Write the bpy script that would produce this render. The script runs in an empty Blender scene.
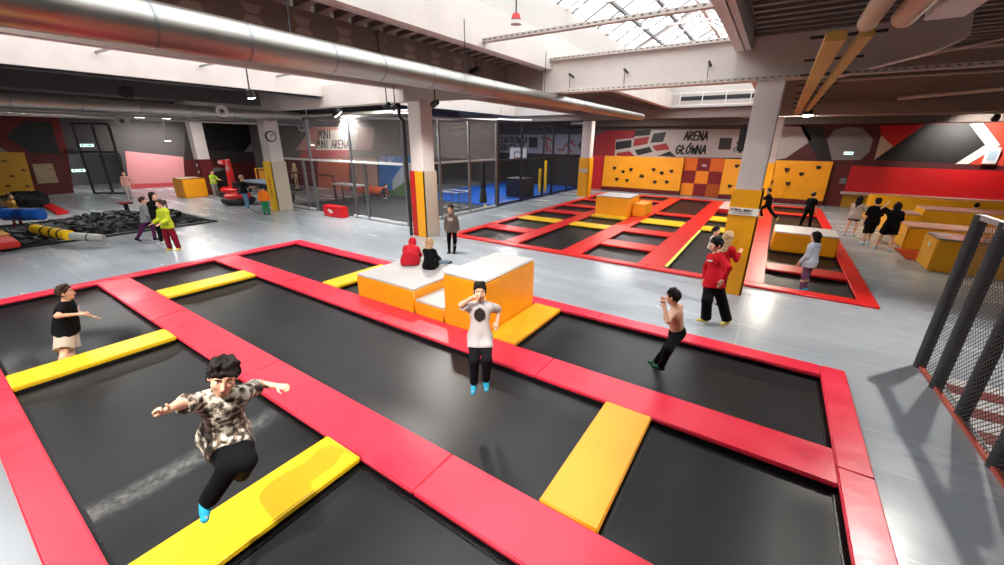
import bpy, bmesh, math, random
import numpy as np
from mathutils import Vector, Matrix
random.seed(7)
scene = bpy.context.scene
COL = scene.collection
PI = math.pi

# ------------------------------------------------------------------ camera geometry (metres, Z up)
PITCH, ROLL, YAW, FPX, CAMZ = math.radians(19.66), math.radians(0.445), math.radians(-33.60), 394.58, 3.4
_F = np.array([math.sin(YAW)*math.cos(PITCH), math.cos(YAW)*math.cos(PITCH), -math.sin(PITCH)])
_R0 = np.array([math.cos(YAW), -math.sin(YAW), 0.0])
_U0 = np.cross(_R0, _F)
_RT = math.cos(ROLL)*_R0 + math.sin(ROLL)*_U0
_UP = -math.sin(ROLL)*_R0 + math.cos(ROLL)*_U0

def _ray(u, v):
    return (u-502)/FPX*_RT - (v-282.5)/FPX*_UP + _F
def G(u, v, z=0.0):
    d = _ray(u, v); s = (z-CAMZ)/d[2]
    return Vector((d[0]*s, d[1]*s, z))
def PY(u, v, y):
    d = _ray(u, v); s = y/d[1]
    return Vector((d[0]*s, y, CAMZ+d[2]*s))
def PX(u, v, x):
    d = _ray(u, v); s = x/d[0]
    return Vector((x, d[1]*s, CAMZ+d[2]*s))

# ------------------------------------------------------------------ materials
def lin(c):
    if isinstance(c, str):
        c = c.lstrip('#'); c = [int(c[i:i+2], 16)/255 for i in (0, 2, 4)]
    return tuple((x/12.92 if x <= 0.04045 else ((x+0.055)/1.055)**2.4) for x in c) + (1.0,)
MATS = {}
def mat(name, col, rough=0.5, metal=0.0, noise=0.0, nscale=6.0, bump=0.0, bscale=40.0, emit=None, estr=0.0,
        spec=0.5, alpha=1.0, stretch=None, coat=0.0, rnoise=0.0):
    if name in MATS: return MATS[name]
    m = bpy.data.materials.new(name); m.use_nodes = True
    nt = m.node_tree; b = nt.nodes['Principled BSDF']
    c = lin(col)
    b.inputs['Base Color'].default_value = c
    b.inputs['Roughness'].default_value = rough
    b.inputs['Metallic'].default_value = metal
    b.inputs['Specular IOR Level'].default_value = spec
    b.inputs['Coat Weight'].default_value = coat
    if alpha < 1: b.inputs['Alpha'].default_value = alpha
    if emit is not None:
        b.inputs['Emission Color'].default_value = lin(emit); b.inputs['Emission Strength'].default_value = estr
    tc = None
    if noise or bump or rnoise:
        tc = nt.nodes.new('ShaderNodeTexCoord'); src = tc.outputs['Object']
        if stretch:
            mp = nt.nodes.new('ShaderNodeMapping'); mp.inputs['Scale'].default_value = stretch
            nt.links.new(src, mp.inputs['Vector']); src = mp.outputs['Vector']
    if noise or rnoise:
        n = nt.nodes.new('ShaderNodeTexNoise'); n.inputs['Scale'].default_value = nscale; n.inputs['Detail'].default_value = 5
        nt.links.new(src, n.inputs['Vector'])
        if noise:
            r = nt.nodes.new('ShaderNodeMapRange'); r.inputs['From Min'].default_value = 0.3; r.inputs['From Max'].default_value = 0.7
            r.inputs['To Min'].default_value = 1-noise; r.inputs['To Max'].default_value = 1+noise
            nt.links.new(n.outputs['Fac'], r.inputs['Value'])
            mx = nt.nodes.new('ShaderNodeMix'); mx.data_type = 'RGBA'; mx.blend_type = 'MULTIPLY'; mx.inputs['Factor'].default_value = 1
            mx.inputs['A'].default_value = c
            nt.links.new(r.outputs['Result'], mx.inputs['B']); nt.links.new(mx.outputs['Result'], b.inputs['Base Color'])
        if rnoise:
            r2 = nt.nodes.new('ShaderNodeMapRange'); r2.inputs['From Min'].default_value = 0.35; r2.inputs['From Max'].default_value = 0.65
            r2.inputs['To Min'].default_value = max(0.02, rough-rnoise); r2.inputs['To Max'].default_value = rough+rnoise
            nt.links.new(n.outputs['Fac'], r2.inputs['Value']); nt.links.new(r2.outputs['Result'], b.inputs['Roughness'])
    if bump:
        n2 = nt.nodes.new('ShaderNodeTexNoise'); n2.inputs['Scale'].default_value = bscale; n2.inputs['Detail'].default_value = 3
        nt.links.new(src, n2.inputs['Vector'])
        bp = nt.nodes.new('ShaderNodeBump'); bp.inputs['Strength'].default_value = bump; bp.inputs['Distance'].default_value = 0.02
        nt.links.new(n2.outputs['Fac'], bp.inputs['Height']); nt.links.new(bp.outputs['Normal'], b.inputs['Normal'])
    MATS[name] = m
    return m

# ------------------------------------------------------------------ mesh builder
class MB:
    def __init__(s): s.v = []; s.f = []; s.mi = []; s.cur = 0
    def add(s, vs, fs):
        o = len(s.v); s.v += [Vector(p) for p in vs]
        for f in fs: s.f.append([o+i for i in f]); s.mi.append(s.cur)
        return s
    def box(s, x0, x1, y0, y1, z0, z1):
        vs = [(x, y, z) for z in (z0, z1) for y in (y0, y1) for x in (x0, x1)]
        return s.add(vs, [(0, 2, 3, 1), (4, 5, 7, 6), (0, 1, 5, 4), (2, 6, 7, 3), (0, 4, 6, 2), (1, 3, 7, 5)])
    def hexa(s, b, t):           # 4 bottom points, 4 top points, same winding (counter-clockwise from above)
        return s.add(list(b)+list(t), [(3, 2, 1, 0), (4, 5, 6, 7), (0, 1, 5, 4), (1, 2, 6, 5), (2, 3, 7, 6), (3, 0, 4, 7)])
    def bar(s, p0, p1, w, h, up=(0, 0, 1)):   # rectangular bar from p0 to p1
        p0, p1 = Vector(p0), Vector(p1); d = (p1-p0).normalized(); up = Vector(up)
        if abs(d.dot(up)) > 0.98: up = Vector((0, 1, 0))
        x = d.cross(up).normalized(); y = x.cross(d)
        q = [(-w/2, -h/2), (w/2, -h/2), (w/2, h/2), (-w/2, h/2)]
        vs = [p0+x*a+y*b for a, b in q]+[p1+x*a+y*b for a, b in q]
        return s.add(vs, [(0, 1, 2, 3), (7, 6, 5, 4), (0, 4, 5, 1), (1, 5, 6, 2), (2, 6, 7, 3), (3, 7, 4, 0)])
    def cyl(s, p0, p1, r0, r1=None, n=16, caps=True):
        r1 = r0 if r1 is None else r1
        p0, p1 = Vector(p0), Vector(p1); d = (p1-p0).normalized()
        u = Vector((0, 0, 1)) if abs(d.z) < 0.9 else Vector((1, 0, 0))
        x = d.cross(u).normalized(); y = x.cross(d)
        vs = []
        for p, r in ((p0, r0), (p1, r1)):
            for i in range(n):
                a = 2*PI*i/n; vs.append(p+x*(r*math.cos(a))+y*(r*math.sin(a)))
        fs = [(i, n+i, n+(i+1) % n, (i+1) % n) for i in range(n)]
        if caps: fs += [tuple(range(n)), tuple(range(2*n-1, n-1, -1))]
        return s.add(vs, fs)
    def tube(s, pts, r, n=8):    # round tube along a polyline
        for a, b in zip(pts[:-1], pts[1:]): s.cyl(a, b, r, r, n)
        return s
    def lathe(s, prof, c=(0, 0, 0), n=24):   # prof: (radius, z) pairs, axis Z through c
        c = Vector(c); vs = []
        for r, z in prof:
            for i in range(n):
                a = 2*PI*i/n; vs.append(c+Vector((r*math.cos(a), r*math.sin(a), z)))
        fs = []
        for k in range(len(prof)-1):
            for i in range(n):
                j = (i+1) % n; fs.append((k*n+i, k*n+j, (k+1)*n+j, (k+1)*n+i))
        fs.append(tuple(range(n-1, -1, -1))); fs.append(tuple((len(prof)-1)*n+i for i in range(n)))
        return s.add(vs, fs)
    def slab(s, poly, off):      # planar polygon extruded by vector off
        n = len(poly); off = Vector(off); a = [Vector(p) for p in poly]
        vs = a+[p+off for p in a]
        return s.add(vs, [tuple(range(n)), tuple(range(2*n-1, n-1, -1))]+[(i, (i+1) % n, n+(i+1) % n, n+i)[::-1] for i in range(n)])
    def ball(s, c, r, n=12):
        c = Vector(c); r = Vector((r, r, r)) if not hasattr(r, '__len__') else Vector(r)
        m = max(6, n//2); prof = []
        vs = []; fs = []
        for k in range(m+1):
            t = PI*k/m
            for i in range(n):
                a = 2*PI*i/n; vs.append(c+Vector((r.x*math.sin(t)*math.cos(a), r.y*math.sin(t)*math.sin(a), -r.z*math.cos(t))))
        for k in range(m):
            for i in range(n):
                j = (i+1) % n; fs.append((k*n+i, k*n+j, (k+1)*n+j, (k+1)*n+i))
        return s.add(vs, fs)
    def build(s, name, mt, parent=None, bevel=0.0, smooth=False, seg=2, origin=None):
        me = bpy.data.meshes.new(name)
        if parent is not None: o0 = world_loc(parent)
        elif origin is not None: o0 = Vector(origin)
        else:
            lo = Vector([min(p[i] for p in s.v) for i in range(3)]); hi = Vector([max(p[i] for p in s.v) for i in range(3)])
            o0 = Vector(((lo.x+hi.x)/2, (lo.y+hi.y)/2, lo.z))
        me.from_pydata([p-o0 for p in s.v], [], s.f)
        mts = mt if isinstance(mt, (list, tuple)) else [mt]
        for m in mts: me.materials.append(m)
        if len(mts) > 1: me.polygons.foreach_set('material_index', s.mi)
        bm = bmesh.new(); bm.from_mesh(me)
        bmesh.ops.remove_doubles(bm, verts=bm.verts, dist=1e-5)
        bmesh.ops.recalc_face_normals(bm, faces=bm.faces)
        if bevel:
            es = [e for e in bm.edges if len(e.link_faces) == 2 and e.calc_face_angle(0) > 0.6]
            bmesh.ops.bevel(bm, geom=es, offset=bevel, segments=seg, affect='EDGES', clamp_overlap=True)
        if smooth or bevel:
            for f in bm.faces: f.smooth = True
            for e in bm.edges:
                if len(e.link_faces) == 2 and e.calc_face_angle(0) > 0.9: e.smooth = False
        bm.to_mesh(me); bm.free()
        ob = bpy.data.objects.new(name, me); COL.objects.link(ob)
        if parent is not None: ob.parent = parent
        else: ob.location = o0
        return ob

def world_loc(o):
    p = Vector(o.location)
    while o.parent is not None:
        o = o.parent; p = p+Vector(o.location)
    return p
def empty(name, loc):
    o = bpy.data.objects.new(name, None); o.empty_display_size = 0.2
    COL.objects.link(o); o.location = loc
    return o
def tag(o, label, cat, group=None, kind=None):
    o['label'] = label; o['category'] = cat
    if group: o['group'] = group
    if kind: o['kind'] = kind
    return o
def thing(name, loc, label, cat, group=None):
    return tag(empty(name, loc), label, cat, group)
def struct(o, label=None):
    o['kind'] = 'structure'
    if label: o['label'] = label
    return o
def plabel(o, t): o['label'] = t; return o
def copy_tree(o, loc, label=None, rotz=None):
    c = o.copy(); COL.objects.link(c); c.location = loc
    if rotz is not None: c.rotation_euler = (0, 0, rotz)
    if label: c['label'] = label
    for ch in list(o.children):
        k = ch.copy(); COL.objects.link(k); k.parent = c
        for g in list(ch.children):
            q = g.copy(); COL.objects.link(q); q.parent = k
    return c

# ------------------------------------------------------------------ brush-stroke lettering
FONT = {
 'A': [[(0, 0), (.45, 1.4), (.9, 0)], [(.15, .5), (.8, .5)]],
 'B': [[(0, 0), (0, 1.4), (.65, 1.25), (.65, .85), (0, .72), (.75, .55), (.75, .12), (0, 0)]],
 'C': [[(.8, 1.2), (.5, 1.4), (.1, 1.1), (0, .6), (.2, .1), (.55, 0), (.85, .2)]],
 'D': [[(0, 0), (0, 1.4), (.55, 1.2), (.8, .75), (.6, .2), (0, 0)]],
 'E': [[(.8, 1.4), (0, 1.4), (0, 0), (.8, 0)], [(0, .72), (.65, .72)]],
 'G': [[(.85, 1.2), (.5, 1.4), (.1, 1.15), (0, .6), (.2, .1), (.55, 0), (.85, .25), (.85, .65), (.5, .65)]],
 'I': [[(.3, 0), (.3, 1.4)]],
 'K': [[(0, 0), (0, 1.4)], [(.8, 1.4), (.05, .65), (.85, 0)]],
 'L': [[(0, 1.4), (0, 0), (.75, 0)]],
 'Ł': [[(.15, 1.4), (.15, 0), (.85, 0)], [(-.1, .5), (.55, .95)]],
 'M': [[(0, 0), (.05, 1.4), (.45, .6), (.85, 1.4), (.9, 0)]],
 'N': [[(0, 0), (0, 1.4), (.8, 0), (.8, 1.4)]],
 'O': [[(.45, 1.4), (.1, 1.15), (0, .6), (.2, .1), (.5, 0), (.8, .3), (.85, .9), (.45, 1.4)]],
 'Ó': [[(.45, 1.4), (.1, 1.15), (0, .6), (.2, .1), (.5, 0), (.8, .3), (.85, .9), (.45, 1.4)], [(.45, 1.55), (.7, 1.8)]],
 'R': [[(0, 0), (0, 1.4), (.7, 1.2), (.65, .8), (0, .68), (.8, 0)]],
 'S': [[(.8, 1.25), (.45, 1.4), (.05, 1.1), (.4, .75), (.8, .4), (.5, 0), (0, .15)]],
 'T': [[(0, 1.4), (.9, 1.4)], [(.45, 1.4), (.45, 0)]],
 'U': [[(0, 1.4), (.05, .3), (.4, 0), (.75, .3), (.8, 1.4)]],
 'W': [[(0, 1.4), (.2, 0), (.48, .9), (.78, 0), (1.0, 1.4)]],
 'Z': [[(0, 1.4), (.8, 1.4), (0, 0), (.85, 0)]],
 'P': [[(0, 0), (0, 1.4), (.7, 1.2), (.65, .8), (0, .68)]],
 '!': [[(.3, 1.4), (.3, .45)], [(.3, .15), (.3, 0)]],
 ' ': [],
}
def strokes(mb, text, org, ux, uz, size, thick, nrm, depth=0.012, slant=0.12, adv=1.15, xs=1.0):
    org, ux, uz, nrm = Vector(org), Vector(ux).normalized(), Vector(uz).normalized(), Vector(nrm).normalized()
    x = 0.0
    for ch in text:
        for pl in FONT[ch]:
            pts = [org+ux*((x+p[0]+slant*p[1])*size*xs)+uz*(p[1]*size) for p in pl]
            for a, b in zip(pts[:-1], pts[1:]):
                d = (b-a).normalized(); a2, b2 = a-d*thick*.35, b+d*thick*.35
                sd = d.cross(nrm).normalized()*thick/2
                mb.slab([a2-sd, b2-sd*.8, b2+sd*.8, a2+sd], nrm*depth)
        x += adv*(.6 if ch in 'I!' else 1)
    return mb
# ------------------------------------------------------------------ bodies: smooth-blended volumes meshed with surface nets
def V3(*a): return np.array(a[0] if len(a) == 1 else a, dtype=np.float64)
def nrm(a): a = V3(a); return a/np.linalg.norm(a)

def cap(p0, p1, r0, r1=None, k=0.02, cuts=(), op='u'):
    return dict(t='c', p0=V3(p0), p1=V3(p1), r0=r0, r1=r0 if r1 is None else r1, k=k, cuts=cuts, op=op)
def ell(c, r, M=None, k=0.02, cuts=(), op='u'):
    return dict(t='e', c=V3(c), r=V3(r), M=np.eye(3) if M is None else M, k=k, cuts=cuts, op=op)   # M rows: local axes

def _bounds(p):
    if p['t'] == 'c':
        m = max(p['r0'], p['r1'])
        return np.minimum(p['p0'], p['p1'])-m, np.maximum(p['p0'], p['p1'])+m
    e = np.abs(p['M'].T) @ p['r']
    return p['c']-e, p['c']+e

def sdf_mesh(prims, h, rough=0.0, rfreq=30.0, gcuts=()):
    los, his = zip(*[_bounds(p) for p in prims if p['op'] == 'u'])
    lo = np.min(los, 0)-3*h-rough; hi = np.max(his, 0)+3*h+rough
    n = np.ceil((hi-lo)/h).astype(int)+1
    ax = [(lo[i]+h*np.arange(n[i])).astype(np.float32) for i in range(3)]
    V = np.full(n, 0.5, np.float32)
    for p in prims:
        pl, ph = _bounds(p); mg = p['k']+2.5*h+rough
        a = np.clip(np.floor((pl-mg-lo)/h).astype(int), 0, n); b = np.clip(np.ceil((ph+mg-lo)/h).astype(int)+1, 0, n)
        if np.any(b <= a): continue
        X = ax[0][a[0]:b[0], None, None]; Y = ax[1][None, a[1]:b[1], None]; Z = ax[2][None, None, a[2]:b[2]]
        if p['t'] == 'c':
            d = p['p1']-p['p0']; L2 = max(float(d@d), 1e-12)
            x, y, z = X-p['p0'][0], Y-p['p0'][1], Z-p['p0'][2]
            t = np.clip((x*d[0]+y*d[1]+z*d[2])/L2, 0, 1)
            q = np.sqrt((x-t*d[0])**2+(y-t*d[1])**2+(z-t*d[2])**2)-(p['r0']+(p['r1']-p['r0'])*t)
        else:
            x, y, z = X-p['c'][0], Y-p['c'][1], Z-p['c'][2]
            k0 = 0; k1 = 0
            for i in range(3):
                m = p['M'][i]; w = m[0]*x+m[1]*y+m[2]*z
                k0 = k0+(w/p['r'][i])**2; k1 = k1+(w/p['r'][i]**2)**2
            k0 = np.sqrt(k0); q = k0*(k0-1)/np.maximum(np.sqrt(k1), 1e-6)
        for pt, nn in p['cuts']:
            q = np.maximum(q, (X-pt[0])*nn[0]+(Y-pt[1])*nn[1]+(Z-pt[2])*nn[2])
        S = V[a[0]:b[0], a[1]:b[1], a[2]:b[2]]; k = p['k']
        if p['op'] == 'u':
            hh = np.clip(0.5+0.5*(S-q)/k, 0, 1); S[...] = S*(1-hh)+q*hh-k*hh*(1-hh)
        else:
            q = -q; hh = np.clip(0.5-0.5*(S-q)/k, 0, 1); S[...] = S*(1-hh)+q*hh+k*hh*(1-hh)
    X = ax[0][:, None, None]; Y = ax[1][None, :, None]; Z = ax[2][None, None, :]
    if rough:
        f = rfreq
        V += rough*(np.sin(f*X+1.7*np.sin(.6*f*Z))*np.sin(f*1.1*Y+.7+1.3*np.sin(.5*f*X))+0.6*np.sin(f*.9*Z+2*np.sin(.7*f*Y)))
    for pt, nn in gcuts: V = np.maximum(V, (X-pt[0])*nn[0]+(Y-pt[1])*nn[1]+(Z-pt[2])*nn[2])
    V[0] = V[-1] = 0.5; V[:, 0] = V[:, -1] = 0.5; V[:, :, 0] = V[:, :, -1] = 0.5
    ins = V < 0
    c = np.zeros(n-1, np.int8)
    for i in (0, 1):
        for j in (0, 1):
            for k in (0, 1):
                c += ins[i:n[0]-1+i, j:n[1]-1+j, k:n[2]-1+k]
    act = np.argwhere((c > 0) & (c < 8))
    offs = np.array([(i, j, k) for i in (0, 1) for j in (0, 1) for k in (0, 1)])
    vals = np.stack([V[act[:, 0]+o[0], act[:, 1]+o[1], act[:, 2]+o[2]] for o in offs], 1)
    acc = np.zeros((len(act), 3)); cnt = np.zeros(len(act))
    for a in range(8):
        for b in range(a+1, 8):
            if np.abs(offs[a]-offs[b]).sum() != 1: continue
            va, vb = vals[:, a], vals[:, b]; cr = (va < 0) != (vb < 0)
            t = np.where(cr, va/np.where(cr, va-vb, 1), 0)
            acc += np.where(cr[:, None], offs[a]+t[:, None]*(offs[b]-offs[a]), 0); cnt += cr
    pos = lo+h*(act+acc/cnt[:, None])
    idx = np.full(n-1, -1, np.int32); idx[act[:, 0], act[:, 1], act[:, 2]] = np.arange(len(act))
    faces = []
    for axis in range(3):
        s0 = [slice(None)]*3; s1 = [slice(None)]*3
        s0[axis] = slice(0, -1); s1[axis] = slice(1, None)
        A = ins[tuple(s0)]; B = ins[tuple(s1)]
        e = np.argwhere(A != B)
        flip = A[e[:, 0], e[:, 1], e[:, 2]]
        u, w = (axis+1) % 3, (axis+2) % 3
        def cell(du, dw):
            q = e.copy(); q[:, u] += du; q[:, w] += dw
            return idx[q[:, 0], q[:, 1], q[:, 2]]
        Q = np.stack([cell(-1, -1), cell(0, -1), cell(0, 0), cell(-1, 0)], 1)
        Q[~flip] = Q[~flip][:, ::-1]
        faces.append(Q)
    F = np.concatenate(faces)
    return pos, F[(F >= 0).all(1)]

def mesh_obj(name, parts, mt, parent=None):
    vs, fs, o = [], [], 0
    for v, f in parts: vs.append(v); fs.append(f+o); o += len(v)
    v = np.concatenate(vs).astype(np.float32); f = np.concatenate(fs).astype(np.int32)
    me = bpy.data.meshes.new(name)
    me.vertices.add(len(v)); me.vertices.foreach_set('co', v.ravel())
    me.loops.add(f.size); me.loops.foreach_set('vertex_index', f.ravel())
    me.polygons.add(len(f)); me.polygons.foreach_set('loop_start', np.arange(0, f.size, 4, dtype=np.int32))
    me.polygons.foreach_set('use_smooth', np.ones(len(f), bool))
    me.update(); me.validate()
    me.materials.append(mt)
    ob = bpy.data.objects.new(name, me); COL.objects.link(ob)
    if parent is not None: ob.parent = parent
    return ob

def frame(up, fwd):
    z = nrm(up); x = np.cross(V3(fwd), z); x = x/np.linalg.norm(x); y = np.cross(z, x)
    return np.array([x, y, z])         # rows right, forward, up

def hand_prims(w, f, s, S, curl):
    f = nrm(f); s = nrm(V3(s)-f*np.dot(s, f)); n = np.cross(s, f); n = n/np.linalg.norm(n)
    out = []; k = 0.006*S
    for i in range(4):
        o = (0.027-0.018*i)*S
        out.append(cap(w+s*o*.6+f*.01*S, w+f*0.085*S+s*o, 0.013*S, 0.010*S, k=0.012*S))
    ln = [0.072, 0.080, 0.073, 0.056]
    for i in range(4):
        o = (0.027-0.018*i)*S; p = w+f*0.085*S+s*o; d = f+s*(0.10*(1.5-i)*(1-min(curl, 1)))
        for j, q in enumerate((.46, .30, .24)):
            a = curl*(0.9+0.12*i)*(0.75 if j == 0 else 0.95)
            d = nrm(d*math.cos(a)+(-n)*math.sin(a)) if j == 0 else nrm(d*math.cos(a)+np.cross(s, d)*math.sin(a)*1.0)
            e = p+d*ln[i]*q*S
            out.append(cap(p, e, (0.0088-0.0008*j)*S, (0.0080-0.0008*j)*S, k=0.003*S)); p = e
    p = w+f*0.022*S+s*0.026*S; d = nrm(f*0.75+s*0.75-n*0.25*curl)
    out.append(cap(w+f*.01*S+s*.012*S, p, 0.015*S, 0.013*S, k=.012*S))
    e = p+d*0.036*S; out.append(cap(p, e, 0.0115*S, 0.010*S, k=.006*S))
    d2 = nrm(d+f*0.5-n*0.5*curl-s*0.35*curl); out.append(cap(e, e+d2*0.030*S, 0.0098*S, 0.0085*S, k=.004*S))
    return out

SKIN = lambda: mat('skin_light', '#d9a688', 0.5, noise=0.05, nscale=8)
def person(loc, phi, h, label, pose, fit, vox=0.010, group=None, anchor='feet', z=0.0):
    """A figure of height h whose ground point is loc; phi = turn from facing the camera (0), + to the right of the picture."""
    P = dict(up=(0, 0, 1), spine=(0, 0.03, 1), face=(0, 1, 0), hf=(0, 1, 0), hup=(0, 0.02, 1), pf=(0, 1, 0),
             ra=(.18, -.05, -1), rf=(.10, .18, -1), la=(-.18, -.05, -1), lf=(-.10, .18, -1),
             rt=(.03, .03, -1), rs=(.02, -.05, -1), lt=(-.03, .03, -1), ls=(-.02, -.05, -1),
             rfoot=(.15, 1, 0), lfoot=(-.15, 1, 0), curl=0.55, rcurl=None, lcurl=None, rthumb=None, lthumb=None)
    P.update(pose); B = fit.get('B', 1.0)
    u = h/1.75; hs = (0.62+0.45*u)*fit.get('hz', 1.0)      # a child's head is relatively bigger
    px = P.pop('px', None)
    if px: solve_pose(P, px, loc, phi, u, B)
    PF = frame(P['up'], P['pf']); CF = frame(P['spine'], P['face'])
    pel = V3(0, 0, 0)
    hipR, hipL = pel+PF[0]*.088*u*B-PF[2]*.02*u, pel-PF[0]*.088*u*B-PF[2]*.02*u
    mid = pel+PF[2]*.10*u+CF[2]*.05*u; top = mid+CF[2]*.335*u
    shR, shL = top+CF[0]*.152*u*(.4+.6*B)-CF[2]*.035*u, top-CF[0]*.152*u*(.4+.6*B)-CF[2]*.035*u
    neck = top+CF[2]*.045*u
    HF = frame(P['hup'], P['hf'])
    hc = neck+CF[2]*.05*u+HF[2]*(.115*hs)+HF[1]*.022*hs
    D = {k: nrm(P[k]) for k in ('ra', 'rf', 'la', 'lf', 'rt', 'rs', 'lt', 'ls')}
    elR, elL = shR+D['ra']*.29*u, shL+D['la']*.29*u
    wrR, wrL = elR+D['rf']*.245*u, elL+D['lf']*.245*u
    knR, knL = hipR+D['rt']*.425*u, hipL+D['lt']*.425*u
    anR, anL = knR+D['rs']*.415*u, knL+D['ls']*.415*u
    fR, fL = nrm(P['rfoot']), nrm(P['lfoot'])
    def sole_up(f, s):
        r = np.cross(f, -s); r = r/max(np.linalg.norm(r), 1e-6); return nrm(np.cross(r, f))
    uR, uL = sole_up(fR, D['rs']), sole_up(fL, D['ls'])
    def sole_pts(a, f, up): return [a-up*.075*u-f*.05*u, a-up*.075*u+f*.17*u]
    low = min(p[2] for a, f, up in ((anR, fR, uR), (anL, fL, uL)) for p in sole_pts(a, f, up))
    if anchor == 'hip': off = V3(0, 0, 0)
    else:
        a = {'feet': (anR+anL)/2, 'rfoot': anR, 'lfoot': anL}[anchor]; off = V3(-a[0], -a[1], -low)
    for nme in ('pel', 'hipR', 'hipL', 'mid', 'top', 'shR', 'shL', 'neck', 'hc', 'elR', 'elL', 'wrR', 'wrL', 'knR', 'knL', 'anR', 'anL'):
        pass
    (pel, hipR, hipL, mid, top, shR, shL, neck, hc, elR, elL, wrR, wrL, knR, knL, anR, anL) = [q+off for q in
        (pel, hipR, hipL, mid, top, shR, shL, neck, hc, elR, elL, wrR, wrL, knR, knL, anR, anL)]
    fat = fit.get('fat', 1.0)
    # --- skin
    S = (0.35+0.65*u)
    def torso(inf, k=0.05):
        b = B*fat
        return [ell(pel+PF[2]*.01*u, (.150*u*b+inf, .105*u*fat+inf, .13*u+inf), PF, k=k),
                ell(mid+CF[2]*.02*u, (.132*u*b+inf, .095*u*fat*fat+inf, .15*u+inf), CF, k=k),
                ell(mid+CF[2]*.20*u, (.155*u*b+inf, .108*u*fat+inf, .17*u+inf), CF, k=k),
                cap(shR, shL, .056*u+inf, k=k), cap(neck+CF[2]*.0*u, shR, .042*u+inf*.5, .045*u+inf*.5, k=.04), cap(neck+CF[2]*.0*u, shL, .042*u+inf*.5, .045*u+inf*.5, k=.04)]
    body = torso(0)
    body += [cap(top-CF[2]*.02*u, hc-HF[2]*.05*hs-HF[1]*.01, .055*u, .050*hs, k=.03)]
    for sh, el, wr in ((shR, elR, wrR), (shL, elL, wrL)):
        body += [cap(sh, el, .050*u, .038*u, k=.03), cap(el, wr, .040*u, .026*u, k=.02)]
    for hp, kn, an, f, up in ((hipR, knR, anR, fR, uR), (hipL, knL, anL, fL, uL)):
        body += [cap(hp, kn, .082*u*(.4+.6*fat), .052*u*(.6+.4*fat), k=.03), cap(kn, kn+(an-kn)*.35, .052*u, .056*u*(.6+.4*fat), k=.03), cap(kn+(an-kn)*.35, an, .054*u, .034*u, k=.03),
                 cap(an-up*.03*u-f*.03*u, an-up*.05*u+f*.13*u, .034*u, .026*u, k=.025)]
    def hl(x, y, zz): return hc+HF[0]*x*hs+HF[1]*y*hs+HF[2]*zz*hs
    hr = lambda *r: tuple(q*hs for q in r)
    body += [ell(hl(0, -.012, .022), hr(.076, .098, .098), HF, k=.02), ell(hl(0, .022, -.050), hr(.056, .064, .066), HF, k=.03), ell(hl(0, .055, -.088), hr(.026, .024, .022), HF, k=.025),
             ell(hl(.042, .055, -.022), hr(.025, .022, .028), HF, k=.02), ell(hl(-.042, .055, -.022), hr(.025, .022, .028), HF, k=.02),
             ell(hl(.031, .098, .012), hr(.021, .016, .012), HF, k=.012, op='s'), ell(hl(-.031, .098, .012), hr(.021, .016, .012), HF, k=.012, op='s'),
             cap(hl(0, .082, .015), hl(0, .106, -.026), .009*hs, .014*hs, k=.010),
             ell(hl(.079, -.008, -.008), hr(.012, .022, .032), HF, k=.006), ell(hl(-.079, -.008, -.008), hr(.012, .022, .032), HF, k=.006)]
    for wr, el, key, sgn in ((wrR, elR, 'r', 1), (wrL, elL, 'l', -1)):
        f = nrm(P.get(key+'hand', wr-el)); th = P[key+'thumb']
        if th is None:
            th = V3(0, 1, 0) if abs(f[1]) < .8 else V3(-sgn, 0, 0.3)
        c = P[key+'curl']; c = P['curl'] if c is None else c
        hp = hand_prims(wr, f, th, S, c)
        body += hp
    root = mesh_obj('person', [sdf_mesh(body, vox)], fit.get('skin') or SKIN())
    tag(root, label, 'person', group)
    # --- clothes
    t = fit.get('top')
    if t:
        lo = t.get('loose', .014); pr = torso(lo)
        hem = t.get('hem', .06); lb = max(lo, (fit.get('bottom') or {}).get('loose', 0))
        pr += [ell(pel-PF[2]*.03*u, (.166*u*B*fat+lb+.010, .112*u*fat+lb+.012, .34*u), PF, k=.05)]
        gc = []
        pr += [cap(hp, hp+(kn-hp)*.45, .088*u*(.4+.6*fat)+lb+.010, .080*u*(.4+.6*fat)+lb+.010, k=.03) for hp, kn in ((hipR, knR), (hipL, knL))]
        pr = [dict(p, cuts=((pel-PF[2]*hem*u, -PF[2]),)) for p in pr]
        sl = t.get('sleeve', .7)
        for sh, el, wr in ((shR, elR, wrR), (shL, elL, wrL)):
            d1 = nrm(el-sh); d2 = nrm(wr-el)
            if sl <= 1:
                c = sh+(el-sh)*sl
                pr.append(cap(sh, el, .058*u+lo*.8, .052*u+lo, k=.03, cuts=((c, d1),)))
            else:
                c = el+(wr-el)*min(sl-1, 1.0)
                pr += [cap(sh, el, .057*u+lo*.6, .045*u+lo*.8, k=.03), cap(el, wr, .045*u+lo*.8, .034*u+lo*.8, k=.02, cuts=((c, d2),))]
        nk = neck+CF[2]*.012*u
        pr.append(cap(nk, nk+nrm(hc-nk)*.2, .052*hs, .07*hs, k=.008, op='s'))
        ob = mesh_obj(t.get('name', 't_shirt'), [sdf_mesh(pr, vox, rough=t.get('wr', .0022), rfreq=26)], t['mat'], root)
        if t.get('hood'):
            c0 = neck-CF[1]*.075*u+CF[2]*.0*u
            hp = [cap(c0-CF[0]*.085*u, c0-CF[1]*.035*u-CF[2]*.03*u, .038*u, .045*u, k=.03), cap(c0+CF[0]*.085*u, c0-CF[1]*.035*u-CF[2]*.03*u, .038*u, .045*u, k=.03),
                  cap(c0-CF[0]*.09*u, neck+CF[1]*.05*u-CF[0]*.04*u-CF[2]*.02*u, .033*u, .022*u, k=.02), cap(c0+CF[0]*.09*u, neck+CF[1]*.05*u+CF[0]*.04*u-CF[2]*.02*u, .033*u, .022*u, k=.02)]
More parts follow.
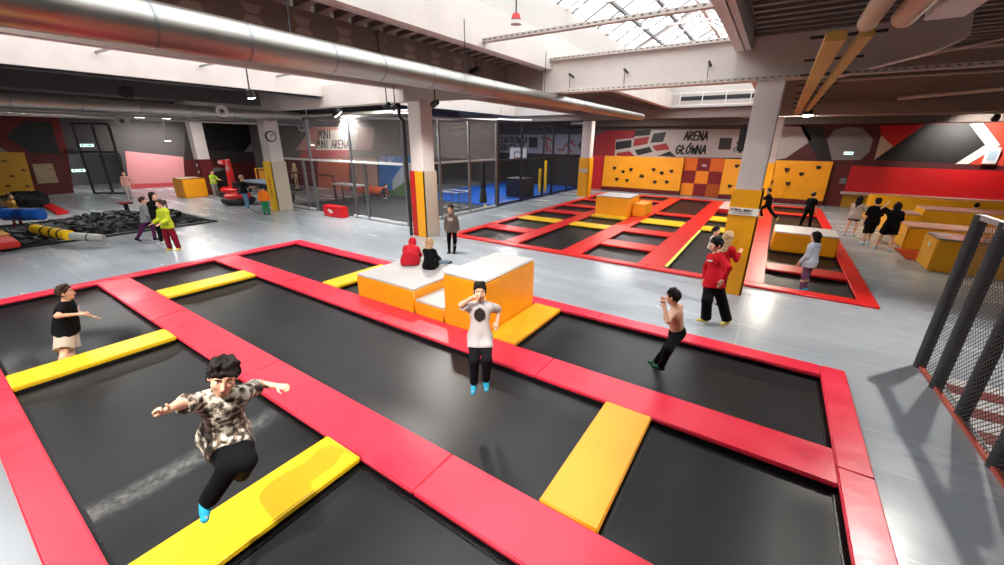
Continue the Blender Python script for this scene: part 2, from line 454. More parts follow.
            if t['hood'] == 'up':
                hp = [dict(ell(hl(0, -.02, .015), hr(.098, .118, .125), HF, k=.02), cuts=((hl(0, .055, .0), HF[1]),)), cap(neck-CF[1]*.03, hl(0, -.05, -.05), .085*u, .085*hs, k=.03)]
            mesh_obj('hood', [sdf_mesh(hp, vox)], t['mat'], root)
        if t.get('print'):
            w, zc, hh = t['print'][:3]; pb = MB(); c = mid+CF[2]*(zc*u); yy = .108*u*fat+lo
            pts = []
            for i in range(15):
                for j in range(13):
                    x = (i/14-.5)*w*u; q = (j/12-.5)*hh*u
                    rr = max(0.0, 1-(x/(.155*u*B*fat+lo+.02))**2)
                    pts.append((x, q, rr))
            # a printed patch lying just in front of the cloth
            vv = []
            for x, q, rr in pts:
                zz = zc*u+q; s2 = max(0.05, 1-((zz-.20*u)/(.17*u+lo+.07))**2)
                vv.append(c+CF[0]*x+CF[2]*q+CF[1]*(yy*math.sqrt(rr*s2)+.012))
            fs = [(i*13+j, (i+1)*13+j, (i+1)*13+j+1, i*13+j+1) for i in range(14) for j in range(12)
                  if not t.get('round') or (((i+.5)/14-.5)**2+((j+.5)/12-.5)**2 < .24)]
            pb.add(vv, fs); me = bpy.data.meshes.new('shirt_print'); me.from_pydata([tuple(q) for q in pb.v], [], pb.f)
            me.materials.append(t['print'][3]); po = bpy.data.objects.new('shirt_print', me); COL.objects.link(po); po.parent = root
            sd = po.modifiers.new('thickness', 'SOLIDIFY'); sd.thickness = .006
    b = fit.get('bottom')
    if b:
        lo = b.get('loose', .012); ln = b.get('len', 2.0)
        pr = [dict(ell(pel+PF[2]*.0*u, (.152*u*B*fat+lo, .108*u*fat+lo, .15*u+lo), PF, k=.04), cuts=((pel+PF[2]*.10*u, PF[2]),))]
        for hp, kn, an in ((hipR, knR, anR), (hipL, knL, anL)):
            d1 = nrm(kn-hp); d2 = nrm(an-kn)
            if ln <= 1:
                pr.append(cap(hp, kn, .086*u*(.4+.6*fat)+lo, .072*u*(.4+.6*fat)+lo*1.6, k=.03, cuts=((hp+(kn-hp)*ln, d1),)))
            else:
                c = kn+(an-kn)*min(1.0, ln-1)
                pr += [cap(hp, kn, .086*u*(.4+.6*fat)+lo, .060*u+lo, k=.03), cap(kn, an, .059*u+lo, (.040*u+lo*b.get('flare', 1.0)), k=.025, cuts=((c, d2),))]
        mesh_obj(b.get('name', 'trousers'), [sdf_mesh(pr, vox, rough=.0022, rfreq=24)], b['mat'], root)
        if b.get('stripe'):
            hp, kn = (hipR, knR) if b['stripe'][0] == 'r' else (hipL, knL)
            sg = 1 if b['stripe'][0] == 'r' else -1
            o = PF[0]*sg*.092*u
            mesh_obj('side_panel', [sdf_mesh([cap(hp+o, kn+o*.75, .030*u*fat+lo, .026*u*fat+lo*1.5, k=.02, cuts=((hp+(kn-hp)*ln, nrm(kn-hp)), (hp, -nrm(kn-hp))))], vox)], b['stripe'][1], root)
    for s, an, f, up, d in (('r', anR, fR, uR, D['rs']), ('l', anL, fL, uL, D['ls'])):
        m = fit.get(s+'shoe', fit.get('shoe'))
        if m is None: continue
        so = an-up*.079*u
        pr = [cap(an-up*.040*u-f*.035*u, an-up*.050*u+f*.06*u, .042*u, .040*u, k=.02, cuts=((so, -up),)), cap(an-up*.050*u+f*.05*u, an-up*.060*u+f*.135*u, .043*u, .034*u, k=.02, cuts=((so, -up),)),
              cap(an-up*.05*u, an-d*(.05 if fit.get('sock') else .0)*u, .043*u, .043*u, k=.02, cuts=((an-d*.05*u, -d),))]
        mesh_obj('sock' if fit.get('sock') else 'shoe', [sdf_mesh(pr, vox)], m, root)
    # --- hair
    hs_ = fit.get('hair', 'short'); hm = fit.get('hairmat')
    if hs_:
        cut = (hl(0, .070, .068), nrm(HF[1]*.72-HF[2]*.58))
        if hs_ == 'short': cut = (hl(0, .072, .080), nrm(HF[1]*.80-HF[2]*.50))
        if hs_ == 'fringe': cut = (hl(0, .088, .050), nrm(HF[1]*.80-HF[2]*.5))
        back = (hl(0, -.06, -.075), nrm(-HF[2]-HF[1]*.1))
        inf = .008 if hs_ == 'short' else .013
        base = ell(hl(0, -.016, .028), hr(.078+inf, .100+inf, .100+inf*.8), HF, k=.01, cuts=(cut, back))
        pr = [base]
        if hs_ == 'short':
            for a in np.linspace(-2.2, 2.2, 12):
                q = hl(.070*math.sin(a), -.010+.084*math.cos(a), .084+.012*math.sin(5*a)); pr.append(cap(hl(.045*math.sin(a), .035*math.cos(a)-.01, .118), q+HF[0]*.010*math.sin(4*a)*hs, .024*hs, .011*hs, k=.010, cuts=(cut,)))
        if hs_ in ('messy', 'fringe'):
            for a in np.linspace(-2.6, 2.6, 11):
                q = hl(.078*math.sin(a), -.012+.092*math.cos(a), .068); pr.append(cap(hl(.05*math.sin(a), .05*math.cos(a), .11), q+HF[2]*-.006+HF[0]*.012*math.sin(3*a), .030*hs, .016*hs, k=.012, cuts=(cut,)))
        if hs_ in ('long', 'bob', 'pony'):
            ln = {'long': .30, 'bob': .13, 'pony': .05}[hs_]
            dn = nrm(-CF[2]*.9-CF[1]*.12)
            for x in (-.06, -.03, 0, .03, .06):
                s0 = hl(x, -.065+.4*abs(x), .02); pr.append(cap(s0, s0+dn*ln*hs+CF[1]*(-.01), .042*hs, .030*hs, k=.02))
            for x in (-.074, .074):
                if hs_ != 'pony':
                    s0 = hl(x, -.01, .03); pr.append(cap(s0, s0+dn*(ln*.8)*hs+CF[1]*.0, .026*hs, .020*hs, k=.02))
            if hs_ == 'pony':
                s0 = hl(0, -.10, .06); pr += [cap(s0, s0-HF[1]*.05*hs, .025*hs, k=.02), cap(s0-HF[1]*.05*hs, s0-HF[1]*.075*hs-V3(0, 0, .22)*hs, .033*hs, .015*hs, k=.02)]
        mesh_obj('hair', [sdf_mesh(pr, vox*.8, rough=.010 if hs_ == 'messy' else .006, rfreq=62 if hs_ == 'messy' else 85)], hm, root)
    # --- face
    if fit.get('face', True):
        eb = MB(); 
        for sx in (-1, 1):
            e = MB(); c = hl(.031*sx, .0685, .010); e.ball(tuple(c), (.0135*hs, .0125*hs, .0095*hs), 10); e.cur = 1; e.ball(tuple(c+HF[1]*.0065*hs), .0072*hs, 8)
            _local(e, 'eye', [mat('eye_white', '#e8e4e0', .3), mat('eye_iris', '#2a1c14', .25)], root)
            q = MB(); q.bar(hl(.016*sx, .091, .045), hl(.046*sx, .078, .036), .007*hs, .006*hs); _local(q, 'eyebrow', hm or mat('brow_brown', '#3a281c', .8), root)
        q = MB(); q.ball((0, 0, 0), (.022*hs, .008*hs, .0065*hs), 10)
        M = np.array([HF[0], HF[1], HF[2]]).T; c = hl(0, .083, -.058)
        q.v = [Vector(M @ np.array(p)+c) for p in q.v]
        _local(q, 'mouth', mat('lips', '#b06a5c', .45), root)
    # --- place: local frame has forward +Y
    loc = Vector(loc)
    t2 = Vector((-loc.x, -loc.y, 0)).normalized(); r2 = Vector((-t2.y, t2.x, 0))
    fw = t2*math.cos(math.radians(phi))+r2*math.sin(math.radians(phi))
    root.location = (loc.x, loc.y, z if anchor != 'hip' else loc.z)
    root.rotation_euler = (0, 0, math.atan2(fw.y, fw.x)-PI/2)
    return root
def solve_pose(P, px, loc, phi, u, B):
    loc = V3(*loc); t = V3(-loc[0], -loc[1], 0); t /= np.linalg.norm(t); r = V3(-t[1], t[0], 0)
    f = t*math.cos(math.radians(phi))+r*math.sin(math.radians(phi)); R = np.array([np.cross(f, (0, 0, 1)), f, (0, 0, 1)])
    C = V3(0, 0, CAMZ)
    def hit(a, L, tgt):      # point at distance L from local point a whose picture is tgt; sign + = nearer the camera
        d = _ray(tgt[0], tgt[1]); d = d/np.linalg.norm(d); w = R.T @ a+loc; q = w-C; b = q@d; disc = L*L-(q@q-b*b)
        s = b-(tgt[2]*math.sqrt(disc) if disc > 0 else 0); return nrm(R @ (C+d*s-w))
    if 'neck' in px:
        d = hit(V3(0, 0, 0), .53*u, px['neck']); P['up'] = P['spine'] = tuple(d)
    PF = frame(P['up'], P['pf']); CF = frame(P['spine'], P['face']); top = PF[2]*.10*u+CF[2]*.385*u
    o = {'r': 1, 'l': -1}
    for k in 'rl':
        sh = top+CF[0]*o[k]*.152*u*(.4+.6*B)-CF[2]*.035*u; hp = PF[0]*o[k]*.088*u*B-PF[2]*.02*u
        for base, a, b, La, Lb, ka, kb in ((sh, k+'a', k+'f', .29*u, .245*u, 'el', 'wr'), (hp, k+'t', k+'s', .425*u, .415*u, 'kn', 'an')):
            if ka+k in px:
                P[a] = tuple(hit(base, La, px[ka+k])); q = base+V3(*P[a])*La
                if kb+k in px: P[b] = tuple(hit(q, Lb, px[kb+k]))
def at_depth(u, v, D): d = _ray(u, v); return V3(0, 0, CAMZ)+d*D
def _local(mb, name, mt, parent):
    me = bpy.data.meshes.new(name); me.from_pydata([tuple(p) for p in mb.v], [], mb.f)
    mts = mt if isinstance(mt, list) else [mt]
    for m in mts: me.materials.append(m)
    if len(mts) > 1: me.polygons.foreach_set('material_index', mb.mi)
    me.polygons.foreach_set('use_smooth', [True]*len(me.polygons))
    o = bpy.data.objects.new(name, me); COL.objects.link(o); o.parent = parent
    return o
# ------------------------------------------------------------------ palette
RED = mat('red_vinyl', '#dc2941', .37, bump=.55, bscale=2.6, noise=.05, nscale=1.5, rnoise=.08)
RED2 = mat('scarlet_vinyl', '#d8201e', .33, bump=.3, bscale=3.0, noise=.06, nscale=1.2)
YEL = mat('yellow_vinyl', '#f2c21a', .36, bump=.25, bscale=3.0, noise=.04, nscale=1.5)
ORG = mat('amber_vinyl', '#ef9d10', .38, bump=.35, bscale=2.5, noise=.05, nscale=1.5)
GREYV = mat('pale_grey_vinyl', '#b9b4b2', .42, bump=.10, bscale=3, noise=.06, nscale=2)
BLACKP = mat('black_webbing', '#0b0b0c', .30, bump=.4, bscale=30)
STEEL = mat('galvanised_steel', '#8a8d90', .38, metal=.85)
DSTEEL = mat('dark_steel', '#2b2d31', .45, metal=.4)
BLK = mat('black_paint', '#0c0c0e', .5)
WHITEP = mat('white_paint', '#d9d4d0', .6, noise=.03, nscale=2)
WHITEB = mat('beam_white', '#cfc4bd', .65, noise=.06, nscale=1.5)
MAROON = mat('maroon_paint', '#5c0d12', .5, noise=.06, nscale=2)
GREY = mat('grey_paint', '#6d6a6b', .7)
DGREY = mat('charcoal_paint', '#1c1b1d', .6)
PLASTER = mat('grey_plaster', '#4f4a4a', .8, noise=.08, nscale=1)
CHROME = mat('duct_foil', '#a29f99', .34, metal=.95, bump=.06, bscale=7, rnoise=.03, nscale=4, noise=.04)

def floor_material():
    m = bpy.data.materials.new('grey_vinyl_floor'); m.use_nodes = True; nt = m.node_tree; b = nt.nodes['Principled BSDF']
    N = nt.nodes.new; L = nt.links.new
    tc = N('ShaderNodeTexCoord')
    mp0 = N('ShaderNodeMapping'); mp0.inputs['Scale'].default_value = (.30, 1.8, 1); L(tc.outputs['Object'], mp0.inputs['Vector'])
    n = N('ShaderNodeTexNoise'); n.inputs['Scale'].default_value = .8; n.inputs['Detail'].default_value = 3; L(mp0.outputs['Vector'], n.inputs['Vector'])
    cr = N('ShaderNodeValToRGB'); cr.color_ramp.elements[0].position = .2; cr.color_ramp.elements[1].position = .8
    cr.color_ramp.elements[0].color = lin('#90959a'); cr.color_ramp.elements[1].color = lin('#9fa4aa'); L(n.outputs['Fac'], cr.inputs['Fac'])
    # scuffs: long thin pale scratches
    mp = N('ShaderNodeMapping'); mp.inputs['Rotation'].default_value = (0, 0, .5); mp.inputs['Scale'].default_value = (.8, 45, 1); L(tc.outputs['Object'], mp.inputs['Vector'])
    n2 = N('ShaderNodeTexNoise'); n2.inputs['Scale'].default_value = 1.1; n2.inputs['Detail'].default_value = 3; L(mp.outputs['Vector'], n2.inputs['Vector'])
    r2 = N('ShaderNodeMapRange'); r2.inputs['From Min'].default_value = .66; r2.inputs['From Max'].default_value = .78; L(n2.outputs['Fac'], r2.inputs['Value'])
    mx = N('ShaderNodeMix'); mx.data_type = 'RGBA'; r3 = N('ShaderNodeMath'); r3.operation = 'MULTIPLY'; r3.inputs[1].default_value = .5; L(r2.outputs['Result'], r3.inputs[0]); L(r3.outputs[0], mx.inputs['Factor']); L(cr.outputs['Color'], mx.inputs['A']); mx.inputs['B'].default_value = lin('#cdd0d2')
    # welded seams every two metres
    br = N('ShaderNodeTexBrick'); br.offset = 0; br.inputs['Scale'].default_value = 1; br.inputs['Brick Width'].default_value = 12; br.inputs['Row Height'].default_value = 2.0
    br.inputs['Mortar Size'].default_value = .008; br.inputs['Color1'].default_value = (0, 0, 0, 1); br.inputs['Color2'].default_value = (0, 0, 0, 1); br.inputs['Mortar'].default_value = (1, 1, 1, 1)
    L(tc.outputs['Object'], br.inputs['Vector'])
    m2 = N('ShaderNodeMix'); m2.data_type = 'RGBA'; mm = N('ShaderNodeMath'); mm.operation = 'MULTIPLY'; mm.inputs[1].default_value = .6
    L(br.outputs['Color'], mm.inputs[0]); L(mm.outputs[0], m2.inputs['Factor']); L(mx.outputs['Result'], m2.inputs['A']); m2.inputs['B'].default_value = lin('#c3c6c8')
    L(m2.outputs['Result'], b.inputs['Base Color'])
    rr = N('ShaderNodeMapRange'); rr.inputs['From Min'].default_value = .3; rr.inputs['From Max'].default_value = .7; rr.inputs['To Min'].default_value = .20; rr.inputs['To Max'].default_value = .30
    L(n.outputs['Fac'], rr.inputs['Value']); L(rr.outputs['Result'], b.inputs['Roughness'])
    bp = N('ShaderNodeBump'); bp.inputs['Strength'].default_value = .12; bp.inputs['Distance'].default_value = .02
    n3 = N('ShaderNodeTexNoise'); n3.inputs['Scale'].default_value = 2.2; L(mp0.outputs['Vector'], n3.inputs['Vector']); L(n3.outputs['Fac'], bp.inputs['Height']); L(bp.outputs['Normal'], b.inputs['Normal'])
    return m
FLOOR = floor_material()

def bed_material():
    m = bpy.data.materials.new('trampoline_fabric'); m.use_nodes = True; nt = m.node_tree; b = nt.nodes['Principled BSDF']
    N = nt.nodes.new; L = nt.links.new
    tc = N('ShaderNodeTexCoord')
    n = N('ShaderNodeTexNoise'); n.inputs['Scale'].default_value = .9; n.inputs['Detail'].default_value = 6; L(tc.outputs['Object'], n.inputs['Vector'])
    cr = N('ShaderNodeValToRGB'); cr.color_ramp.elements[0].position = .35; cr.color_ramp.elements[1].position = .75
    cr.color_ramp.elements[0].color = lin('#111112'); cr.color_ramp.elements[1].color = lin('#1b1b1d'); L(n.outputs['Fac'], cr.inputs['Fac'])
    L(cr.outputs['Color'], b.inputs['Base Color'])
    b.inputs['Roughness'].default_value = .38; b.inputs['Specular IOR Level'].default_value = .36
    bp = N('ShaderNodeBump'); bp.inputs['Strength'].default_value = .06; bp.inputs['Distance'].default_value = .004
    n3 = N('ShaderNodeTexNoise'); n3.inputs['Scale'].default_value = 160; L(tc.outputs['Object'], n3.inputs['Vector']); L(n3.outputs['Fac'], bp.inputs['Height']); L(bp.outputs['Normal'], b.inputs['Normal'])
    return m
BED = bed_material()

def net_material(name, col, cell, wire, axes):
    """a knotted net: opaque cords, open between; axes = which two object coordinates carry the grid"""
    m = bpy.data.materials.new(name); m.use_nodes = True; nt = m.node_tree; b = nt.nodes['Principled BSDF']
    N = nt.nodes.new; L = nt.links.new
    b.inputs['Base Color'].default_value = lin(col); b.inputs['Roughness'].default_value = .8
    tc = N('ShaderNodeTexCoord'); sp = N('ShaderNodeSeparateXYZ'); L(tc.outputs['Object'], sp.inputs[0])
    def comb(op):
        a = N('ShaderNodeMath'); a.operation = op
        L(sp.outputs[axes[0]], a.inputs[0]); L(sp.outputs[axes[1]], a.inputs[1]); return a.outputs[0]
    outs = []
    for s in ((sp.outputs[axes[0]], sp.outputs[axes[1]]) if len(axes) == 2 else (comb('ADD'), comb('SUBTRACT'))):
        d = N('ShaderNodeMath'); d.operation = 'DIVIDE'; L(s, d.inputs[0]); d.inputs[1].default_value = cell
        f = N('ShaderNodeMath'); f.operation = 'FRACT'; L(d.outputs[0], f.inputs[0])
        g = N('ShaderNodeMath'); g.operation = 'LESS_THAN'; L(f.outputs[0], g.inputs[0]); g.inputs[1].default_value = wire
        outs.append(g.outputs[0])
    mx = N('ShaderNodeMath'); mx.operation = 'MAXIMUM'; L(outs[0], mx.inputs[0]); L(outs[1], mx.inputs[1])
    L(mx.outputs[0], b.inputs['Alpha'])
    return m
NETX = net_material('grey_net_along_x', '#4b4b4e', .05, .13, ('X', 'Z'))
NETY = net_material('grey_net_along_y', '#4b4b4e', .05, .13, ('Y', 'Z'))
NETUX = net_material('dense_net_along_x', '#8d8684', .05, .14, ('X', 'Z'))
NETUY = net_material('dense_net_along_y', '#8d8684', .05, .20, ('Y', 'Z'))
BNETY = net_material('black_net_along_y', '#08080a', .05, .17, ('Y', 'Z'))
BNETX = net_material('black_net_along_x', '#08080a', .05, .22, ('X', 'Z'))
FNET = net_material('dark_cord_net', '#33312f', .075, .20, ('Y', 'Z', 1))

def wallpoly(mb, pts, off): mb.slab(pts, off)

# ------------------------------------------------------------------ layout numbers
C1 = dict(x0=-13.62, x1=1.514, y0=-.20, y1=7.449)       # near court
C2 = dict(x0=-9.93, x1=2.48, y0=11.19, y1=28.0)         # far court
PIT = dict(x0=-25.6, x1=-20.0, y0=-2.0, y1=7.3)         # foam pit
RX0, RX1, RY0, RY1 = -38.0, 13.0, -7.0, 30.0
CEIL = 5.55

# floor: rectangles round the sunken courts and the pit, and their pit bottoms
xs = sorted([RX0-6, RX1]+[c[k] for c in (C1, C2, PIT) for k in ('x0', 'x1')]); ys = sorted([RY0, RY1]+[c[k] for c in (C1, C2, PIT) for k in ('y0', 'y1')])
mb = MB()
for a, b in zip(xs[:-1], xs[1:]):
    for c, d in zip(ys[:-1], ys[1:]):
        mx_, my_ = (a+b)/2, (c+d)/2
        if any(q['x0'] < mx_ < q['x1'] and q['y0'] < my_ < q['y1'] for q in (C1, C2, PIT)): continue
        mb.add([(a, c, 0), (b, c, 0), (b, d, 0), (a, d, 0)], [(0, 1, 2, 3)])
for q in (C1, C2, PIT):
    z = -.95 if q is not PIT else -.8
    x0, x1, y0, y1 = q['x0'], q['x1'], q['y0'], q['y1']
    mb.add([(x0, y0, z), (x1, y0, z), (x1, y1, z), (x0, y1, z), (x0, y0, 0), (x1, y0, 0), (x1, y1, 0), (x0, y1, 0)],
           [(0, 1, 2, 3), (0, 4, 5, 1), (1, 5, 6, 2), (2, 6, 7, 3), (3, 7, 4, 0)])
struct(mb.build('floor', FLOOR, origin=(0, 0, 0)))

# ------------------------------------------------------------------ walls with painted murals
def rect_y(mb, x0, x1, z0, z1, y, t=.02): mb.box(x0, x1, y-t, y, z0, z1)
wf = MB().box(RX0-6, RX1, RY1, RY1+.3, 0, CEIL+.6).build('wall_far', PLASTER); struct(wf)
BX = lambda u, v: PY(u, v, RY1)
SCAR = mat('scarlet_paint', '#c4151a', .42, noise=.04, nscale=2)
DRED = mat('dark_red_paint', '#8c1518', .5)
MUTEW = mat('mural_white', '#a8a09c', .6, noise=.03, nscale=2)
MUTEG = mat('mural_grey', '#7d7878', .6)
y = RY1
rect_w = MB(); rect_y(rect_w, -11.9, -10.75, 0, 2.47, y); w1 = rect_w.build('red_wall_panel', SCAR, wf)
q = MB(); rect_y(q, 2.66, 3.5, 0, 2.45, y); rect_y(q, 3.5, 5.2, 0, .8, y); q.build('maroon_wall_panel', MAROON, wf)
q = MB(); rect_y(q, 3.5, RX1, .86, 2.42, y); q.build('scarlet_band', SCAR, wf)
q = MB(); q.box(3.35, RX1, y-.22, y, .72, .86); q.build('white_ledge', mat('ledge_white', '#b9a9a2', .4), wf, bevel=.02)
q = MB(); rect_y(q, 3.5, RX1, 0, .72, y, .05); q.build('amber_base_panel', mat('amber_paint', '#b07a10', .45), wf)
# upper mural, left half carries the banner with the arena's name
Z4 = lambda pts: [(560+a*.1992, 110+b*.1992) for a, b in pts]
def mz(name, polys, m, dy):
    b = MB()
    for pl in polys:
        b.slab([(PY(u, v, RY1).x, RY1-dy, PY(u, v, RY1).z) for u, v in Z4(pl)], (0, -.01, 0))
    return b.build(name, m, wf)
mz('red_mural_field', [[(166, 228), (166, 160), (182, 130), (208, 112), (245, 103), (380, 100), (380, 235)]], DRED, .012)
mz('banner_field', [[(275, 235), (280, 150), (375, 140), (380, 100), (930, 96), (930, 240)]], MUTEW, .025)
mz('black_mural_tiles', [[(380, 102), (460, 98), (452, 126), (372, 132)], [(282, 160), (360, 150), (358, 188), (279, 200)], [(470, 118), (535, 110), (518, 160), (455, 165)], [(376, 202), (450, 184), (466, 210), (392, 228)], [(490, 230), (552, 207), (585, 235)]], mat('mural_black', '#0e0d0e', .5), .04)
mz('red_mural_tiles', [[(375, 145), (450, 133), (440, 170), (368, 183)], [(462, 180), (535, 166), (552, 198), (482, 206)], [(285, 216), (350, 206), (376, 232), (285, 232)], [(300, 103), (370, 101), (366, 135), (290, 143)]], DRED, .045)
q = MB()
strokes(q, 'ARENA', (-5.45, y-.03, 3.60), (1, 0, -.01), (0, 0, 1), .36, .115, (0, -1, 0), xs=.70); strokes(q, 'GŁÓWNA', (-5.85, y-.03, 2.72), (1, 0, 0.015), (0, 0, 1), .36, .115, (0, -1, 0), xs=.76)
q.build('banner_lettering', mat('ink_black', '#0a0909', .5), wf)
q = MB(); q.box(-3.32, -2.62, y-.05, y-.03, 3.02, 3.72); q.build('dark_square_emblem', mat('emblem_dark', '#221a18', .5), wf, bevel=.01)
q = MB()
for k in range(7): q.bar((-2.15+.18*(k % 2)-.05*k, y-.035, 4.25-.2*k), (-2.15+.18*((k+1) % 2)-.05*(k+1), y-.035, 4.25-.2*(k+1)), .05, .02, (0, 1, 0))
q.build('zigzag_mark', mat('ink_black', '#0a0909', .5), wf)
# right half of the mural
def mur(name, pts, m, dy=.012): 
    b = MB(); b.slab([(PY(u, v, RY1).x, RY1-dy, PY(u, v, RY1).z) for u, v in pts], (0, -.01, 0)); return b.build(name, m, wf)
mur('dark_mural_field', [(775, 163), (1004, 171), (1004, 119), (775, 125)], mat('mural_maroon', '#4b1214', .55))
mur('black_wedge', [(800, 126), (822, 126), (832, 160), (818, 160)], mat('mural_black', '#0e0d0e', .5), .025)
mur('grey_octagon', [(827, 140), (834, 130), (848, 127), (862, 128), (873, 139), (869, 152), (860, 160), (832, 160)], MUTEG, .025)
mur('pale_chevron_shard', [(776, 126), (805, 127), (812, 140), (786, 158), (774, 160)], MUTEW, .025)
mur('red_mural_patch', [(880, 126), (925, 124), (893, 147), (881, 135)], SCAR, .025)
mur('cream_triangle', [(881, 135), (893, 146.5), (874, 160)], mat('mural_cream', '#b79a86', .6), .03)
mur('black_arrow_field', [(874, 160), (925, 125), (972, 124), (986, 145), (956, 163)], mat('mural_black', '#0e0d0e', .5), .028)
mur('white_chevron', [(969, 124), (983, 123), (1000, 145), (968, 164), (955, 164), (985, 145)], mat('mural_bright', '#d8d2cc', .55), .035)
mur('orange_red_field', [(984, 123), (1030, 121), (1030, 167), (969, 164.3), (1001, 145)], mat('mural_orange', '#c8402a', .5), .03)

# left-hand wall, with the grey corridor recess and the pink alcove
wl = struct(MB().box(RX0-.3, RX0, RY0, 6.35, 0, CEIL+.6).box(RX0-.3, RX0, 6.35, 9.2, 2.42, CEIL+.6).box(RX0-.3, RX0, 9.2, 18.3, 0, CEIL+.6).build('wall_left', PLASTER))
struct(MB().box(RX0-6.3, RX0-6, RY0, 18.3, 0, CEIL+.6).build('wall_corridor', GREY))
X0 = RX0
def lw(name, pts, m, dx=.012):
    b = MB(); b.slab([(X0+dx, PX(u, v, X0).y, max(.0, PX(u, v, X0).z)) for u, v in pts], (.01, 0, 0)); return b.build(name, m, wl)
lw('maroon_wall_field', [(-40, 199), (74, 193.3), (68, 154), (-40, 152)], mat('mural_maroon_left', '#53090c', .55))
lw('dark_red_mural_field', [(-40, 152), (68, 154), (58, 116), (-40, 112)], mat('mural_red_left', '#6a1613', .6), .014)
lw('black_arrow', [(5, 136), (24, 121), (50, 121.5), (61, 154), (30, 153)], mat('mural_black', '#0e0d0e', .5), .03)
lw('grey_mural_corner', [(-30, 130), (-2, 146), (10, 153), (-30, 152)], MUTEG, .03)
lw('maroon_back_field', [(186, 190), (300, 186), (294, 164), (184, 160)], mat('mural_maroon_left', '#53090c', .55))
lw('upper_dark_mural', [(184, 160), (300, 165), (294, 118), (186, 116)], mat('mural_grey_dark', '#2a2224', .6), .014)
lw('black_chevron_field', [(206, 121), (248, 121), (256, 137), (248, 151), (200, 150)], mat('mural_black', '#0e0d0e', .5), .03)
lw('grey_chevron', [(246, 121), (255, 121), (263, 137), (252, 152), (244, 152), (255, 137)], MUTEG, .035)
lw('second_grey_chevron', [(280, 120), (293, 120), (285, 152), (272, 152)], MUTEG, .035)
PINK = mat('pink_paint', '#d98f93', .55)
lw('pink_alcove_panel', [(130, 191.0), (186, 188.5), (183, 157), (125, 151)], PINK)
lw('rose_skirting', [(131, 191.4), (187, 189), (186, 182), (130, 184)], mat('rose_paint', '#c8484f', .5), .03)

# partition behind the glazed play cage
pw = struct(MB().box(-38, -19.6, 18.0, 18.25, 0, CEIL+.6).build('wall_partition', PLASTER))
def pp(name, pts, m, dy=.012):
    b = MB(); b.slab([(PY(u, v, 18.0).x, 18.0-dy, max(0.0, PY(u, v, 18.0).z)) for u, v in pts], (0, -.01, 0)); return b.build(name, m, pw)
pp('salmon_mural', [(296, 150), (372, 150), (375, 127), (312, 127)], mat('salmon_paint', '#b98076', .6))
pp('pale_banner_field', [(316, 150), (356, 150), (358, 130), (324, 130)], mat('banner_pale', '#cfc6be', .6), .025)
pp('red_banner_strip', [(300, 158), (350, 157), (352, 150), (303, 150)], mat('strip_red', '#b0323a', .55), .02)
pp('dark_lower_field', [(285, 197), (320, 197), (318, 157), (285, 158)], mat('mural_maroon_left', '#53090c', .55), .014)
pp('rust_panel', [(320, 196), (351, 197), (350, 158), (318, 158)], mat('rust_paint', '#a8553a', .6, noise=.12, nscale=1.2, stretch=(1, 1, 6)), .02)
pp('blush_panel', [(354, 197), (379, 198), (377, 158), (352, 158)], mat('blush_paint', '#b78f80', .6, noise=.06, nscale=1.2), .02)
pp('blue_mural', [(380, 199), (424, 201), (424, 158), (379, 155)], mat('mural_blue', '#2463a8', .55), .02)
pp('white_mountain', [(393, 190), (393, 180), (398, 172), (402, 167), (424, 160), (424, 192)], mat('mountain_white', '#9aa6b2', .6), .03)
pp('green_hill', [(380, 198.5), (380, 193), (394, 190), (405, 182), (424, 180), (424, 200.5)], mat('hill_green', '#4a6b3a', .6), .035)
q = MB(); o = PY(319.5, 138.5, 18.0); strokes(q, 'MINI', (o.x, 17.96, o.z), (1, 0, 0), (0, 0, 1), .40, .11, (0, -1, 0)); o = PY(318, 147.5, 18.0); strokes(q, 'MINI ARENA', (o.x, 17.96, o.z), (1, 0, 0), (0, 0, 1), .36, .10, (0, -1, 0))
q.build('banner_lettering', mat('ink_black', '#0a0909', .5), pw)
q = MB(); o = PY(381, 161.8, 18.0); strokes(q, 'CE UZ', (o.x, 17.95, o.z), (1, 0, 0), (0, 0, 1), .22, .06, (0, -1, 0)); q.build('white_lettering', mat('mountain_white', '#9aa6b2', .6), pw)
# banner wall behind the ball cage
q = MB(); q.box(-20.6, -12.55, 29.90, 29.93, 2.5, 3.95); q.build('ball_banner_field', mat('banner_grey', '#8d8b92', .6), wf)
q = MB(); q.box(-20.6, -12.55, 29.90, 29.93, 0, 2.5); q.build('black_lower_field', DGREY, wf)
q = MB(); strokes(q, 'SIATKÓWKA', (-20.1, 29.89, 3.30), (1, 0, 0), (0, 0, 1), .32, .09, (0, -1, 0), xs=.84); strokes(q, 'DODGEBALL', (-20.3, 29.89, 2.70), (1, 0, 0), (0, 0, 1), .32, .09, (0, -1, 0), xs=.84)
q.build('ball_banner_lettering', mat('ink_black', '#0a0909', .5), wf)
q = MB()
for pl in ([(-16.2, 3.75), (-15.6, 3.7), (-15.0, 3.35)], [(-15.6, 3.7), (-15.7, 3.1), (-15.6, 2.6)], [(-15.65, 3.1), (-15.2, 2.65)], [(-14.6, 2.85), (-14.2, 2.8), (-13.9, 3.3), (-13.3, 3.55)], [(-13.9, 3.3), (-13.7, 2.9), (-13.4, 2.65)], [(-13.6, 3.4), (-13.1, 3.1)]):
    for a, b in zip(pl[:-1], pl[1:]): q.bar((a[0], 29.88, a[1]), (b[0], 29.88, b[1]), .13, .02, (0, 1, 0))
q.build('red_stick_figures', mat('figure_red', '#8e2a34', .55), wf)
q = MB(); q.slab([(-12.6, 29.89, 2.75), (-12.6, 29.89, 3.6), (-13.0, 29.89, 3.17)], (0, -.02, 0)); q.box(-17.3, -16.5, 29.87, 29.89, 2.95, 3.75); q.build('black_banner_shapes', mat('ink_black', '#0a0909', .5), wf)
